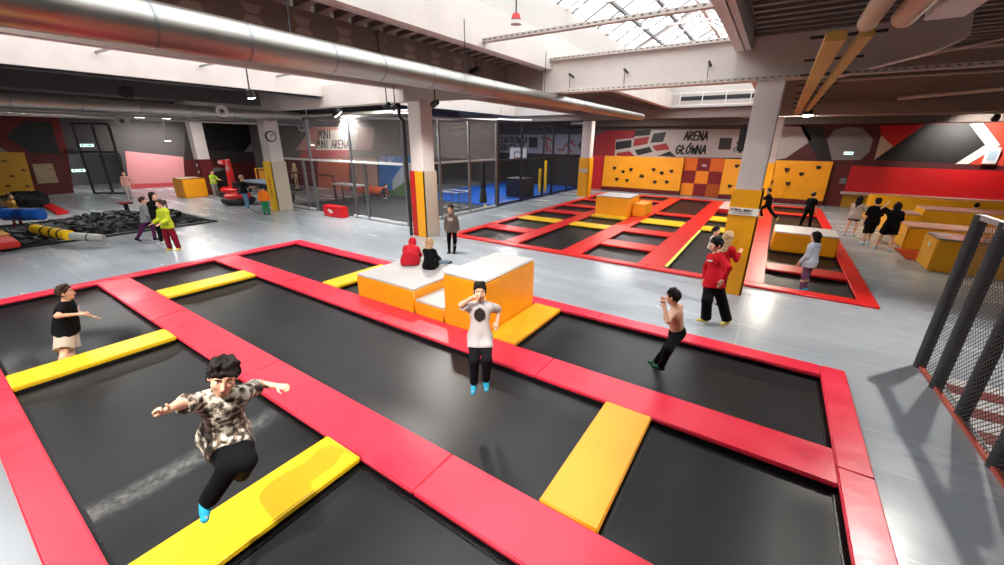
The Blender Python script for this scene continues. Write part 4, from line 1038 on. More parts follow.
# skeleton figure
t = thing('skeleton_figure', (-28.2, 15.9, 0), 'cream life-size skeleton decoration standing left of the play cage', 'skeleton')
BN = mat('bone', '#d8c79a', .55); sx, sy = -28.2, 15.9
O = lambda x, z, dy=0: (sx+x, sy+dy, z+.12)
MB().ball(O(0, 1.62), (.10, .12, .13), 12).box(sx-.06, sx+.06, sy-.09, sy+.05, 1.57, 1.64).build('skull', BN, t, smooth=True)
q = MB(); q.tube([O(0, .95), O(0, 1.25, .03), O(0, 1.5)], .028, 8)
for k in range(5):
    z = 1.42-.075*k; w = .17-.012*abs(k-2)
    for s in (-1, 1): q.tube([O(0, z, .06), O(s*w, z-.01, .02), O(s*w*.8, z-.04, -.09), O(s*.03, z-.03, -.12)], .016, 6)
q.build('ribcage', BN, t)
q = MB(); q.ball(O(-.09, .92), (.10, .06, .10), 10); q.ball(O(.09, .92), (.10, .06, .10), 10); q.build('pelvis', BN, t, smooth=True)
for s in (-1, 1):
    MB().tube([O(0, 1.47), O(s*.20, 1.46), O(s*.34, 1.20), O(s*.30, .92, -.08), O(s*.31, .80, -.10)], .028, 8).ball(O(s*.31, .76, -.1), (.04, .03, .07), 8).build('arm', BN, t)
    MB().tube([O(s*.09, .9), O(s*.13, .48, -.02), O(s*.12, .06, .02)], .034, 8).ball(O(s*.12, .03, -.06), (.05, .13, .04), 8).build('leg', BN, t)
MB().box(sx-.3, sx+.3, sy-.25, sy+.25, 0, .10).build('plinth', BLK, t, bevel=.02)

# ------------------------------------------------------------------ games corner
t = thing('boxing_machine', (-29.9, 12.4, 0), 'red punching machine with tall post and pale striker head', 'arcade machine')
RM = mat('machine_red', '#d01a1c', .35); a = -29.9; b = 12.4
MB().box(a-.45, a+.45, b-.5, b+.4, 0, .45).build('base', RM, t, bevel=.05)
MB().hexa([(a-.20, b-.15, .4), (a+.20, b-.15, .4), (a+.20, b+.2, .4), (a-.20, b+.2, .4)], [(a-.14, b-.1, 2.0), (a+.14, b-.1, 2.0), (a+.14, b+.16, 2.2), (a-.14, b+.16, 2.2)]).build('tower', RM, t, bevel=.02)
MB().box(a-.45, a+.22, b-.35, b+.15, 1.85, 2.14).build('head_box', RM, t, bevel=.04); MB().box(a-.40, a+.16, b-.375, b-.345, 1.91, 2.07).build('pale_display', mat('display_pale', '#d7bcb8', .4), t, bevel=.01)
MB().bar((a+.2, b-.1, 2.2), (a+.55, b-.25, 1.75), .05, .05).ball((a+.58, b-.27, 1.62), (.11, .11, .17), 10).build('striker', mat('striker_pink', '#b98a88', .4), t)
BUM = mat('bumper_rubber', '#141418', .5)
def bumper(x, yy, label):
    t = thing('bumper_ring_car', (x, yy, 0), label, 'bumper car', 'round bumper cars in the games corner')
    MB().lathe([(.62, .05), (.80, .12), (.84, .25), (.78, .36), (.62, .38)], (x, yy, 0), 28).build('rubber_ring', BUM, t, smooth=True)
    MB().lathe([(.64, .36), (.66, .52), (.55, .60), (.40, .50)], (x, yy, 0), 28).build('red_hull', RM, t, smooth=True)
    MB().box(x-.3, x+.3, yy+.1, yy+.42, .45, .95).build('seat_back', BUM, t, bevel=.06)
    return t
bumper(-27.6, 11.45, 'round red and black bumper car in front of the punching machine')
bumper(-24.5, 10.35, 'round red and black bumper car nearest the walkway, beside the child in jeans')
t = thing('pedal_cart', (-22.9, 10.6, 0), 'blue pedal cart with black wheel beside the child in jeans', 'cart')
MB().box(-24.2, -23.2, 10.5, 11.1, .75, 1.5).build('blue_panel', mat('cart_blue', '#35608f', .45), t, bevel=.05)
MB().cyl((-22.75, 10.5, .55), (-22.75, 10.75, .55), .52, n=28).build('wheel', BUM, t, bevel=.03); MB().cyl((-22.75, 10.46, .55), (-22.75, 10.5, .55), .2, n=20).build('hub', STEEL, t)
MB().tube([(-24.1, 10.6, .1), (-24.1, 10.6, .8), (-22.75, 10.6, .55), (-22.6, 10.7, 1.35)], .04).build('frame', mat('frame_white', '#c8ccd0', .4), t)
t.location.x += .5; t.location.y += 1.3
t = thing('air_hockey_table', (-28.2, 13.6, 0), 'long games table with pale blue top behind the games corner rail', 'games table')
MB().box(-30.0, -26.4, 13.2, 14.4, .68, .82).build('table_top', mat('table_blue', '#8fa4b8', .35), t, bevel=.03); MB().box(-29.8, -26.6, 13.3, 14.3, .32, .67).build('apron', DGREY, t)
for x in (-29.7, -26.7):
    for yy in (13.4, 14.2): MB().box(x-.07, x+.07, yy-.07, yy+.07, 0, .33).build('leg', DGREY, t)
foam_block('yellow_crate', -33.3, -31.0, 15.6, 16.8, 1.35, 'yellow box cabinet behind the games table, left of the clock column', bodym=AMB, topm=YEL)
t = thing('guard_rail', (-26, 14.9, 0), 'brown wooden guard rail across the games corner', 'rail')
MB().bar((-31.5, 14.9, 1.35), (-22.2, 14.9, 1.35), .08, .10).build('top_rail', mat('rail_brown', '#6a2a1c', .5), t)
for x in (-31.4, -28.4, -25.4, -22.3): MB().box(x-.05, x+.05, 14.85, 14.95, 0, 1.35).build('post', mat('rail_brown', '#6a2a1c', .5), t)
foam_block('amber_crate', -30.9, -29.35, 9.55, 10.75, 1.16, 'large amber foam cube in front of the pink alcove', bodym=ORG, topm=mat('cube_top', '#8a5a18', .5))
t = thing('grey_bin', (-31.4, 11.9, 0), 'dark grey machine with slanted screen behind the child in the lime shirt', 'arcade machine')
MB().hexa([(-31.9, 12.0, 0), (-30.9, 12.0, 0), (-30.9, 12.8, 0), (-31.9, 12.8, 0)], [(-32.0, 11.8, 1.5), (-30.9, 11.8, 1.3), (-30.9, 12.7, 1.5), (-32.0, 12.7, 1.6)]).build('cabinet', DGREY, t, bevel=.04)
MB().bar((-31.9, 11.78, 1.25), (-31.0, 11.78, 1.1), .04, .3, (0, 1, 0)).build('screen', mat('screen_grey', '#6b7680', .2), t)

# ------------------------------------------------------------------ foam pit on the left
t = thing('foam_pit_kerb', (-22.8, 7.35, 0), 'low black padded kerb round the foam pit at the left', 'kerb')
for a in ((PIT['x1']-.12, PIT['x1']+.12, PIT['y0'], PIT['y1']+.1), (PIT['x0']-.1, PIT['x0']+.1, PIT['y0'], PIT['y1']+.1), (PIT['x0'], PIT['x1'], PIT['y1']-.1, PIT['y1']+.1)):
    MB().box(*a, 0, .06).build('kerb_pad', DGREY, t, bevel=.02)
fc = MB(); rnd = random.Random(3)
cube = [(-1, -1, -1), (1, -1, -1), (1, 1, -1), (-1, 1, -1), (-1, -1, 1), (1, -1, 1), (1, 1, 1), (-1, 1, 1)]
for i in range(1250):
    x, yy = rnd.uniform(PIT['x0']+.15, PIT['x1']-.2), rnd.uniform(PIT['y0'], PIT['y1']-.2)
    s = rnd.uniform(.09, .14); M = Matrix.Rotation(rnd.uniform(0, 6), 3, 'Z') @ Matrix.Rotation(rnd.uniform(0, 6), 3, 'X')
    zc = rnd.uniform(-.22, .05)+.10*math.sin(x*1.7)*math.cos(yy*1.3); fc.cur = rnd.choice((0, 0, 1))
    fc.add([M @ Vector(c)*s+Vector((x, yy, zc)) for c in cube], [(3, 2, 1, 0), (4, 5, 6, 7), (0, 1, 5, 4), (1, 2, 6, 5), (2, 3, 7, 6), (3, 0, 4, 7)])
fc.box(PIT['x0']+.05, PIT['x1']-.05, PIT['y0']+.05, PIT['y1']-.05, -.6, -.2)
o = fc.build('foam_cubes', [mat('foam_black', '#1a1a1c', .9), mat('foam_grey', '#3a3a3d', .9)]); tag(o, 'heap of black and dark grey foam cubes filling the pit at the left', 'foam cubes', kind='stuff')
def roll(p0, p1, r, label, bands, mats):
    t = thing('padded_beam', tuple((Vector(p0)+Vector(p1))/2), label, 'padded beam', 'padded beams over the foam pit')
    p0, p1 = Vector(p0), Vector(p1); MB().cyl(p0, p1, r, n=20).build('beam_body', mats[0], t, bevel=.03)
    d = p1-p0
    for f, w in bands: MB().cyl(p0+d*(f-w/2), p0+d*(f+w/2), r+.008, n=20).build('band', mats[1], t)
    return t
b1 = roll(G(35, 229, .38), G(70, 235.5, .36), .17, 'yellow padded beam with black bands lying on the foam cubes', ((.35, .05), (.6, .05), (.82, .05)), (YEL, BLK))
roll(G(71, 236, .35), G(104, 238.5, .25), .13, 'pale grey padded beam end beyond the yellow banded beam', ((.55, .04),), (mat('beam_pale', '#a9a7a4', .5), BLK))
roll(G(4, 214.5, .95), G(42, 214.5, .95), .20, 'blue padded beam held across the pit by the child at the left edge', ((.5, .25),), (mat('beam_blue', '#1a5fc0', .4), mat('beam_navy', '#123a86', .4)))
def wedge(u0, v0, u1, v1, label, m0, m1, w=.5):
    a, b = G(u0, v0, .22), G(u1, v1, .12); d = (b-a).normalized(); s = Vector((d.y, -d.x, 0)).normalized()*w
    t = thing('foam_wedge', tuple((a+b)/2), label, 'foam wedge', 'foam wedges at the pit edge'); up = Vector((0, 0, .28))
    MB().hexa([a, b, b+s, a+s], [a+up, b+up*.7, b+s+up*.7, a+s+up]).build('wedge_body', m0, t, bevel=.03); MB().hexa([a+up*1.01, a+(b-a)*.45+up*.9, a+(b-a)*.45+s+up*.9, a+s+up*1.01], [p+Vector((0, 0, .03)) for p in (a+up*1.01, a+(b-a)*.45+up*.9, a+(b-a)*.45+s+up*.9, a+s+up*1.01)]).build('top_patch', m1, t)
    return t
wedge(6, 239, 22, 247, 'red foam wedge with yellow patch at the left edge of the pit', mat('wedge_red', '#c3261c', .45), mat('wedge_yellow', '#d8a43a', .45))
wedge(-8, 233, 8, 240, 'orange foam wedge with cream patch half outside the left edge of the picture', mat('wedge_orange', '#c86a1c', .45), mat('wedge_cream', '#d8c48a', .45))
t = thing('red_mat', tuple(G(58, 210)), 'flat red landing mat on the grey floor beyond the foam pit', 'mat'); p = [G(40, 205), G(52, 204.5), G(70, 213.5), G(57, 215.5)]
MB().slab(p, (0, 0, .12)).build('mat_body', SCAR, t, bevel=.03)
q = MB(); rnd = random.Random(5)
for i in range(120):
    p = G(rnd.uniform(18, 44), rnd.uniform(198, 207), 0); s = rnd.uniform(.14, .22); M = Matrix.Rotation(rnd.uniform(0, 6), 3, 'Z') @ Matrix.Rotation(rnd.uniform(0, 6), 3, 'X')
    q.add([M @ Vector(c)*s+p+Vector((0, 0, .16)) for c in cube], [(3, 2, 1, 0), (4, 5, 6, 7), (0, 1, 5, 4), (1, 2, 6, 5), (2, 3, 7, 6), (3, 0, 4, 7)])
tag(q.build('loose_foam_cubes', mat('foam_black', '#1a1a1c', .9)), 'pile of loose black foam cubes below the yellow climbing board at the left', 'foam cubes', kind='stuff')
t = thing('red_stool', tuple(G(128, 212.5)), 'low dark red stool table beyond the foam pit', 'stool'); p = G(128, 212.5)
MB().box(p.x-.3, p.x+.3, p.y-.25, p.y+.25, .42, .50).build('seat', mat('stool_red', '#6d2024', .5), t, bevel=.03); MB().cyl((p.x, p.y, 0), (p.x, p.y, .42), .09, n=14).build('pedestal', DGREY, t)
# left wall fittings
t = thing('climbing_board', (-37.9, 3.8, .2), 'mustard climbing board on the dark wall at the left edge', 'climbing board')
pts = [(-40, 196), (36, 195.5), (24, 152.5), (-40, 151)]; b = MB(); b.slab([(-37.96, PX(u, v, -37.9).y, max(.06, PX(u, v, -37.9).z)) for u, v in pts], (.14, 0, 0)); b.build('board', mat('board_mustard', '#c9930f', .45), t, bevel=.02)
for u, v in ((5, 161), (13, 176), (24, 170), (28, 186), (8, 186)):
    p = PX(u, v, -37.8); MB().ball((-37.8, p.y, p.z), (.05, .12, .08), 8).build('climbing_hold', mat('hold_brown', '#8a5a14', .5), t, smooth=True)
b = MB(); b.slab([(-37.95, PX(u, v, -37.95).y, PX(u, v, -37.95).z) for u, v in ((38, 183.5), (58.5, 182.5), (52, 163.5), (32, 164))], (.03, 0, 0)); po = tag(b.build('wall_poster', mat('poster_tan', '#a08a70', .6, noise=.25, nscale=1.5, stretch=(1, 1, 4))), 'tan notice board hung on the maroon wall at the left', 'poster')
def exit_sign(p, w, h, label, axis='y'):
    t = thing('exit_sign', tuple(p), label, 'exit sign', 'small lit exit signs'); p = Vector(p)
    if axis == 'y': MB().box(p.x-w/2, p.x+w/2, p.y-.04, p.y+.04, p.z, p.z+h).build('housing', WHITEP, t); q = MB().box(p.x-w/2+.02, p.x+w/2-.02, p.y-.05, p.y-.041, p.z+.02, p.z+h-.02)
    else: MB().box(p.x-.04, p.x+.04, p.y-w/2, p.y+w/2, p.z, p.z+h).build('housing', WHITEP, t); q = MB().box(p.x+.041, p.x+.05, p.y-w/2+.02, p.y+w/2-.02, p.z+.02, p.z+h-.02)
    q.build('lit_face', mat('exit_face', '#bfe0d8', .4, emit='#b8e6dc', estr=2.2), t)
    q = MB()
    for dx, ww in ((-.28, .16), (.0, .10), (.22, .20)):
        if axis == 'y': q.box(p.x+dx*w-ww*w/2, p.x+dx*w+ww*w/2, p.y-.056, p.y-.051, p.z+h*.25, p.z+h*.75)
        else: q.box(p.x+.051, p.x+.056, p.y+dx*w-ww*w/2, p.y+dx*w+ww*w/2, p.z+h*.25, p.z+h*.75)
    q.build('pictogram', mat('exit_green', '#1d7a52', .4, emit='#1d7a52', estr=.6), t)
exit_sign(PX(87, 147, -37.6), .7, .2, 'lit exit sign above the corridor opening at the left', 'x'); exit_sign(PX(79, 172, -40), .7, .2, 'lower lit exit sign inside the corridor at the left', 'x')
p = PY(848, 155, 29.9); exit_sign((p.x, 29.9, p.z), .42, .18, 'lit exit sign on the grey octagon of the right-hand mural')
b = MB(); p = PY(843, 181, 29.95); b.box(p.x-.15, p.x+.15, 29.93, 29.97, p.z-.15, p.z+.15); tag(b.build('wall_plate', GREY, bevel=.01), 'small grey plate on the maroon wall under the right exit sign', 'plate')
p = PY(997, 142, 29.7); t = thing('picture_frame', (p.x, 29.75, p.z), 'white framed picture hung at the right end of the mural', 'picture'); MB().box(p.x-.22, p.x+.25, 29.68, 29.74, p.z-1.0, p.z-.25).build('frame', WHITEP, t, bevel=.02); MB().box(p.x-.13, p.x+.16, 29.66, 29.68, p.z-.85, p.z-.4).build('blue_picture', mat('picture_blue', '#9fb4c4', .4), t)
p = PY(748, 139, 10.3); 
t = thing('wall_clock', (-20.42, 10.5, 3.2), 'round black-rimmed clock on the white column left of the play cage', 'clock'); cx, cy, cz = -20.42, 10.6, 3.55
MB().cyl((cx-.04, cy, cz), (cx+.05, cy, cz), .25, n=28).build('rim', BLK, t); MB().cyl((cx+.05, cy, cz), (cx+.06, cy, cz), .20, n=28).build('dial', mat('dial_pale', '#c4c0bc', .4), t)
MB().bar((cx+.065, cy, cz), (cx+.065, cy+.09, cz+.09), .02, .01, (1, 0, 0)).bar((cx+.065, cy, cz), (cx+.065, cy-.03, cz+.15), .015, .01, (1, 0, 0)).build('hands', BLK, t)
t = thing('wall_speaker', (-.74, 10.75, 3.35), 'black speaker box fixed to the left side of the padded column', 'speaker')
MB().box(-.81, -.67, 10.6, 10.85, 3.2, 3.8).build('cabinet', BLK, t, bevel=.04); MB().cyl((-.74, 10.6, 3.35), (-.74, 10.58, 3.35), .055, n=16).cyl((-.74, 10.6, 3.65), (-.74, 10.58, 3.65), .04, n=16).build('cone', DGREY, t)
# black net gate in front of the corridor
t = thing('net_screen', (-33, 7.4, 0), 'tall black net screen on slim posts before the corridor', 'net screen')
for x, yy in ((-36.5, 7.0), (-35.6, 7.7), (-34.9, 8.3)): MB().box(x-.06, x+.06, yy-.06, yy+.06, 0, 4.3).build('post', BLK, t)
for z in (.05, 2.6, 4.25): MB().bar((-36.5, 7.0, z), (-34.9, 8.3, z), .09, .09).build('rail', BLK, t)
MB().add([(-36.5, 7.0, .1), (-34.9, 8.3, .1), (-34.9, 8.3, 4.25), (-36.5, 7.0, 4.25)], [(0, 1, 2, 3)]).build('net', NETY, t)

# ------------------------------------------------------------------ foam bleachers at the right
AMD = mat('bleacher_amber', '#d99a10', .42, noise=.04, nscale=2); TOPP = mat('bleacher_top', '#c09a8c', .32)
def bleacher(name, x0, x1, y0, y1, h, label, lean=.3, top=TOPP):
    t = thing(name, ((x0+x1)/2, (y0+y1)/2, 0), label, 'foam bench', 'amber foam benches at the right')
    MB().hexa([(x0, y0, 0), (x1, y0, 0), (x1, y1, 0), (x0, y1, 0)], [(x0, y0, h-.05), (x1, y0, h-.05), (x1, y1, h-.05), (x0, y1, h-.05)]).build('bench_body', AMD, t, bevel=.03)
    MB().box(x0+.01, x1-.01, y0+.01, y1-.01, h-.06, h).build('top_pad', top, t, bevel=.02)
    return t
bleacher('foam_bench', 4.16, 7.6, 15.75, 16.95, .94, 'nearest amber foam bench with shiny dark top beside the netted posts', top=mat('bench_top_shine', '#8a7772', .22))
MB_l = MB().box(4.145, 4.16, 16.22, 16.36, .62, .75); lb = MB_l.build('small_label', mat('label_white', '#d0c8bc', .5)); tag(lb, 'small white label on the end of the nearest amber bench', 'label')
bleacher('foam_bench', 4.15, 9.5, 18.75, 20.0, .80, 'second amber foam bench with pinkish top, behind the nearest bench')
bleacher('foam_bench', 4.05, 5.0, 21.4, 22.6, .9, 'short amber foam block behind the person shading their eyes')
bleacher('foam_bench', 5.2, 11.0, 22.3, 23.6, 1.02, 'rear amber foam bench with pinkish top where the dark-haired head shows')
bleacher('foam_bench', 5.6, 9.0, 12.6, 14.2, .8, 'amber foam bench behind the netted posts at the right edge')
tag(MB().box(3.95, 5.4, 17.0, 18.7, 0, .03).build('floor_mat', mat('mat_rust', '#a23214', .45), bevel=.01), 'rust red floor mat between the two nearest amber benches', 'mat')
tag(MB().box(4.0, 9.5, 25.0, 26.2, 0, 1.15).build('foam_wall', AMD, bevel=.05), 'long plain amber foam wall below the white ledge', 'foam wall')

# ------------------------------------------------------------------ netted posts at the right
t = thing('netted_fence', (2.62, 7.0, 0), 'foam-wrapped posts with cord net at the right edge of the picture', 'net fence')
FW = mat('post_foam', '#37383a', .75, bump=.5, bscale=60)
for (x, yy, h) in ((2.557, 8.413, 2.47), (2.60, 7.737, 2.47), (2.67, 6.98, 2.47), (2.68, 5.95, 2.47), (2.70, 4.6, 2.47)):
    pst = MB().lathe([(.075, 0), (.078, .5), (.074, 1.2), (.078, 1.9), (.075, h)], (x, yy, 0), 18).build('post', FW, t, smooth=True)
    q = MB()
    for k in range(34):
        z = .05+k*(h-.1)/33; q.lathe([(.0785, z), (.0815, z+.008), (.0785, z+.016)], (x, yy, 0), 14)
    q.build('cord_binding', DSTEEL, pst)
MB().bar((2.557, 8.413, 2.44), (2.70, 4.6, 2.44), .07, .07).build('top_rail', mat('rail_pale', '#9a9694', .5), t)
MB().add([(2.557, 8.413, .05), (2.70, 4.6, .05), (2.70, 4.6, 2.42), (2.557, 8.413, 2.42)], [(0, 1, 2, 3)]).build('cord_net', FNET, t)
MB().bar((2.555, 8.45, .03), (2.70, 4.6, .03), .05, .05).build('base_rail', mat('rail_coral', '#b0523f', .45), t)
t = thing('striped_mat', (3.6, 6.6, 0), 'flat mat with dark red and pale stripes behind the netted posts', 'mat')
MB().box(2.72, 5.0, 4.4, 8.2, .002, .025).build('mat_body', mat('stripe_pale', '#b4b2b0', .45), t)
q = MB()
for k in range(6): q.box(2.73, 4.99, 4.55+.62*k, 4.83+.62*k, .025, .032)
q.build('red_stripes', mat('stripe_red', '#6e2a24', .5), t)
# ------------------------------------------------------------------ roof, skylights, beams, ducts
DECK = mat('roof_deck', '#6f6761', .7, noise=.06, nscale=1.5)
SKY = [(-5.6, -1.0), (-15.8, -11.2)]; SY0S = [.2, RY0]; SY0, SY1 = RY0, 25.0
SUP = mat('skylight_white', '#b9b2ac', .6)
q = MB()
q.box(-11.1, -5.7, RY0, RY1, CEIL, CEIL+.15); q.box(-.9, RX1, RY0, RY1, CEIL, CEIL+.15)
q.box(-5.7, -.9, SY1+.1, RY1, CEIL, CEIL+.15); q.box(-5.7, -.9, RY0, SY0S[0]-.1, CEIL, CEIL+.15)
ce = struct(q.build('ceiling', DECK))
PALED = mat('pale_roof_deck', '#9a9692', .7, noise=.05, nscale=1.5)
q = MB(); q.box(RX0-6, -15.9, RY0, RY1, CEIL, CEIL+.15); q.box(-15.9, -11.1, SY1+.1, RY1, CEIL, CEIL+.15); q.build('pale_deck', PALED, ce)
q = MB()
yy = RY0+.1
while yy < RY1:
    for a, b in ((-11.0, -7.4), (-.8, RX1)): q.box(a, b, yy, yy+.13, CEIL-.12, CEIL)
    q.hexa([(-6.92, yy, 5.36), (-5.72, yy, 5.44), (-5.72, yy+.13, 5.44), (-6.92, yy+.13, 5.36)], [(-6.92, yy, CEIL), (-5.72, yy, CEIL), (-5.72, yy+.13, CEIL), (-6.92, yy+.13, CEIL)])
    yy += .36
q.build('deck_ribs', DECK, ce)

def glass_mat():
    m = bpy.data.materials.new('skylight_glass'); m.use_nodes = True; nt = m.node_tree; nt.nodes.clear()
    o = nt.nodes.new('ShaderNodeOutputMaterial'); t = nt.nodes.new('ShaderNodeBsdfTransparent'); t.inputs[0].default_value = (.93, .95, .95, 1)
    d = nt.nodes.new('ShaderNodeBsdfTranslucent'); d.inputs[0].default_value = (.9, .9, .9, 1); x = nt.nodes.new('ShaderNodeMixShader'); x.inputs[0].default_value = .15
    nt.links.new(t.outputs[0], x.inputs[1]); nt.links.new(d.outputs[0], x.inputs[2]); nt.links.new(x.outputs[0], o.inputs[0]); return m
GLASS = glass_mat(); MULL = mat('mullion_grey', '#6e6e70', .6, metal=.1)
for n, (a, b) in enumerate(SKY):
    SY0 = SY0S[n]; c = (a+b)/2; ze, zr, zb = 6.85, 8.1, (5.2, 5.05)[n]
    w = MB().box(a-.12, a, SY0, SY1, zb, ze).box(b, b+.12, SY0, SY1, zb, ze).box(a-.12, b+.12, SY1, SY1+.12, zb, ze)
    w.box(a-.12, b+.12, SY0-.12, SY0, zb, ze)
    w.slab([(a-.12, SY1, ze), (b+.12, SY1, ze), (c, SY1, zr)], (0, .12, 0)); w.slab([(a-.12, SY0, ze), (b+.12, SY0, ze), (c, SY0, zr)], (0, -.12, 0))
    win = struct(w.build(f'window_{n+1}', SUP))
    MB().add([(a, SY0, ze), (c, SY0, zr), (c, SY1, zr), (a, SY1, ze)], [(0, 1, 2, 3)]).add([(b, SY0, ze), (c, SY0, zr), (c, SY1, zr), (b, SY1, ze)], [(0, 1, 2, 3)]).build('glazing', GLASS, win)
    q = MB(); yy = SY0+.3
    while yy < SY1:
        for e in (a, b): q.bar((e, yy, ze-.03), (c, yy, zr-.03), .05, .05)
        yy += .95
    for f in (.33, .66):
        for e in (a, b): x = e+(c-e)*f; z = ze+(zr-ze)*f; q.bar((x, SY0, z-.06), (x, SY1, z-.06), .10, .09)
    q.build('glazing_bars', MULL, win)
    q = MB(); q.bar((c, SY0, zr-.1), (c, SY1, zr-.1), .14, .14)
    yy = SY0+2
    while yy < SY1:
        q.bar((a, yy, ze), (c, yy, zr-.12), .09, .12).bar((b, yy, ze), (c, yy, zr-.12), .09, .12).bar((a, yy, ze-.02), (b, yy, ze-.02), .06, .06).bar((c, yy, zr), (c, yy, ze), .05, .05).bar((c-1.1, yy, ze), (c, yy, zr-.4), .05, .05).bar((c+1.1, yy, ze), (c, yy, zr-.4), .05, .05)
        yy += 3.1
    q.build('roof_trusses', WHITEB, win)
    # ledges along the foot of the upstand
    MB().box(a-.02, a+.16, SY0, SY1, zb, 5.98).box(b-.16, b+.02, SY0, SY1, zb, 5.98).build('window_ledge', WHITEB, win)
struct(MB().box(-5.0, -1.6, SY1-.02, SY1-.0, 5.55, 5.75).build('trim_1', DGREY))
q = MB()
for z in (5.3, 5.9): q.bar((-5.5, SY1-.3, z), (-1.1, SY1-.3, z), .05, .05)
for x in (-5.0, -3.9, -2.8, -1.7): q.bar((x, SY1-.3, 5.3), (x, SY1-.3, 5.9), .04, .04)
tag(q.build('guard_rail', WHITEP), 'white railing below the far end of the big skylight', 'rail')

def cbeam(name, pts, label=None, m=WHITEB):
    q = MB(); q.slab([p for p in pts[0]], pts[1]); o = struct(q.build(name, m, bevel=.015)); 
    if label: o['label'] = label
    return o
cbeam('cross_beam', ([(-38, 10.5, 4.66), (-15.9, 10.5, 4.66), (-15.9, 10.5, 5.44), (-38, 10.5, 5.44)], (0, .45, 0)))
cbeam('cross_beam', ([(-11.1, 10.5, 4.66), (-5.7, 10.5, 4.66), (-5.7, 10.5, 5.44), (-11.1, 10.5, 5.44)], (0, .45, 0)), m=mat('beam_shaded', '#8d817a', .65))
cbeam('cross_beam', ([(-15.9, 10.5, 4.66), (-11.1, 10.5, 4.66), (-11.1, 10.5, 5.44), (-15.9, 10.5, 5.44)], (0, .45, 0)))
cbeam('cross_beam', ([(-5.7, 10.5, 4.64), (.75, 10.5, 4.64), (1.9, 10.5, 4.92), (2.25, 10.5, 5.1), (2.2, 10.5, 5.44), (-5.7, 10.5, 5.44)], (0, .45, 0)), 'white concrete beam on the padded column, under the big skylight')
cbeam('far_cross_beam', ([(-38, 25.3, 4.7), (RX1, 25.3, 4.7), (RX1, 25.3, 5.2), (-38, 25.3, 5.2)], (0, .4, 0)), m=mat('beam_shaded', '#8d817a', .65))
cbeam('far_wall_beam', ([(-38, 29.3, 4.45), (RX1, 29.3, 4.45), (RX1, 29.3, 4.95), (-38, 29.3, 4.95)], (0, .5, 0)), m=mat('beam_brown', '#5c5049', .65))
cbeam('long_beam', ([(1.25, RY0, 4.95), (1.65, RY0, 4.95), (1.65, RY0, 5.5), (1.25, RY0, 5.5)], (0, 15.2, 0)))
for x in (-20.8, -30.6): cbeam('long_beam', ([(x-.2, RY0, 4.9), (x+.2, RY0, 4.9), (x+.2, RY0, 5.5), (x-.2, RY0, 5.5)], (0, 32, 0)), m=PLASTER)
# castellated beam above the big duct
q = MB(); q.box(-6.92, -6.80, RY0, 10.4, 4.84, 5.37); cb = struct(q.build('castellated_beam', mat('beam_taupe', '#7d716a', .65)))
q = MB(); yy = -5.0
while yy < 9.6:
    q.slab([(-6.80, yy-.16, 5.02), (-6.80, yy+.16, 5.02), (-6.80, yy+.09, 5.11), (-6.80, yy-.09, 5.11)], (.006, 0, 0)); q.slab([(-6.80, yy-.09, 5.14), (-6.80, yy+.09, 5.14), (-6.80, yy+.16, 5.26), (-6.80, yy-.16, 5.26)], (.006, 0, 0)); yy += .78
q.build('beam_openings', mat('opening_pale', '#a2958c', .7), cb)
q = MB()
for y_ in (2.2, 5.9, 9.2): q.box(-6.80, -6.72, y_-.06, y_+.06, 4.84, 5.36)
q.build('beam_stiffeners', mat('beam_taupe', '#7d716a', .65), cb)

# big silver duct, tapering away from the camera
DA = (-5.28, 4.44)
def dr(y_): return .222 if y_ < 0 else (.222-.0070*y_ if y_ < 8 else .166-.0030*(y_-8))
t = thing('air_duct', (DA[0], 8, DA[1]), 'big foil-silver air duct crossing the upper left under the skylight', 'duct')
q = MB(); prof = []; y_ = RY0
ys = []
while y_ < 19.2: ys.append(y_); y_ += .55
vs = []; fs = []; n = 36
for k, y_ in enumerate(ys):
    r = dr(y_)*(1+.012*math.sin(k*2.3))
    for i in range(n):
        a = 2*PI*i/n; vs.append((DA[0]+r*math.cos(a), y_, DA[1]+r*math.sin(a)))
for k in range(len(ys)-1):
    for i in range(n): j = (i+1) % n; fs.append((k*n+i, k*n+j, (k+1)*n+j, (k+1)*n+i))
fs += [tuple(range(n)), tuple((len(ys)-1)*n+i for i in range(n))]
q.add(vs, fs).build('duct_shell', CHROME, t, smooth=True)
y_ = -3.0
while y_ < 19:
    r = dr(y_)+.004; MB().cyl((DA[0], y_-.012, DA[1]), (DA[0], y_+.012, DA[1]), r, r, 32).build('duct_band', STEEL, t, smooth=True); y_ += .95+.12*math.sin(y_*3)
for y_ in (3.2, 6.6, 9.8): MB().bar((DA[0]+.02, y_, DA[1]+dr(y_)), (DA[0]+.02, y_, 5.5), .012, .012).build('hanger_rod', DSTEEL, t)
# second silver duct at the left and the thin pipes under it
t = thing('air_duct', (-19, 10, 4.41), 'slim silver air duct across the upper left, beyond the second skylight', 'duct')
MB().cyl((-19.0, RY0, 4.41), (-19.0, 11.35, 4.41), .225, .19, 28).build('duct_shell', CHROME, t, smooth=True)
y_ = -2.0
while y_ < 11: MB().cyl((-19, y_-.02, 4.41), (-19, y_+.02, 4.41), .235-.002*max(0, y_), .235-.002*max(0, y_), 28).build('duct_band', STEEL, t, smooth=True); y_ += 1.5
def pipe(pts, r, label, m=STEEL, name='ceiling_pipe', cat='pipe', group=None):
    return tag(MB().tube(pts, r, 12).build(name, m, smooth=False), label, cat, group)
pipe([(-21.6, RY0, 4.30), (-21.6, 17.5, 4.30)], .10, 'grey pipe running below the slim silver duct at the left', mat('pipe_grey', '#8e8e8c', .4, metal=.5))
pipe([(-23.4, RY0, 4.2), (-23.4, 17.5, 4.2)], .05, 'thin pale pipe beyond the grey pipe at the left', WHITEP)
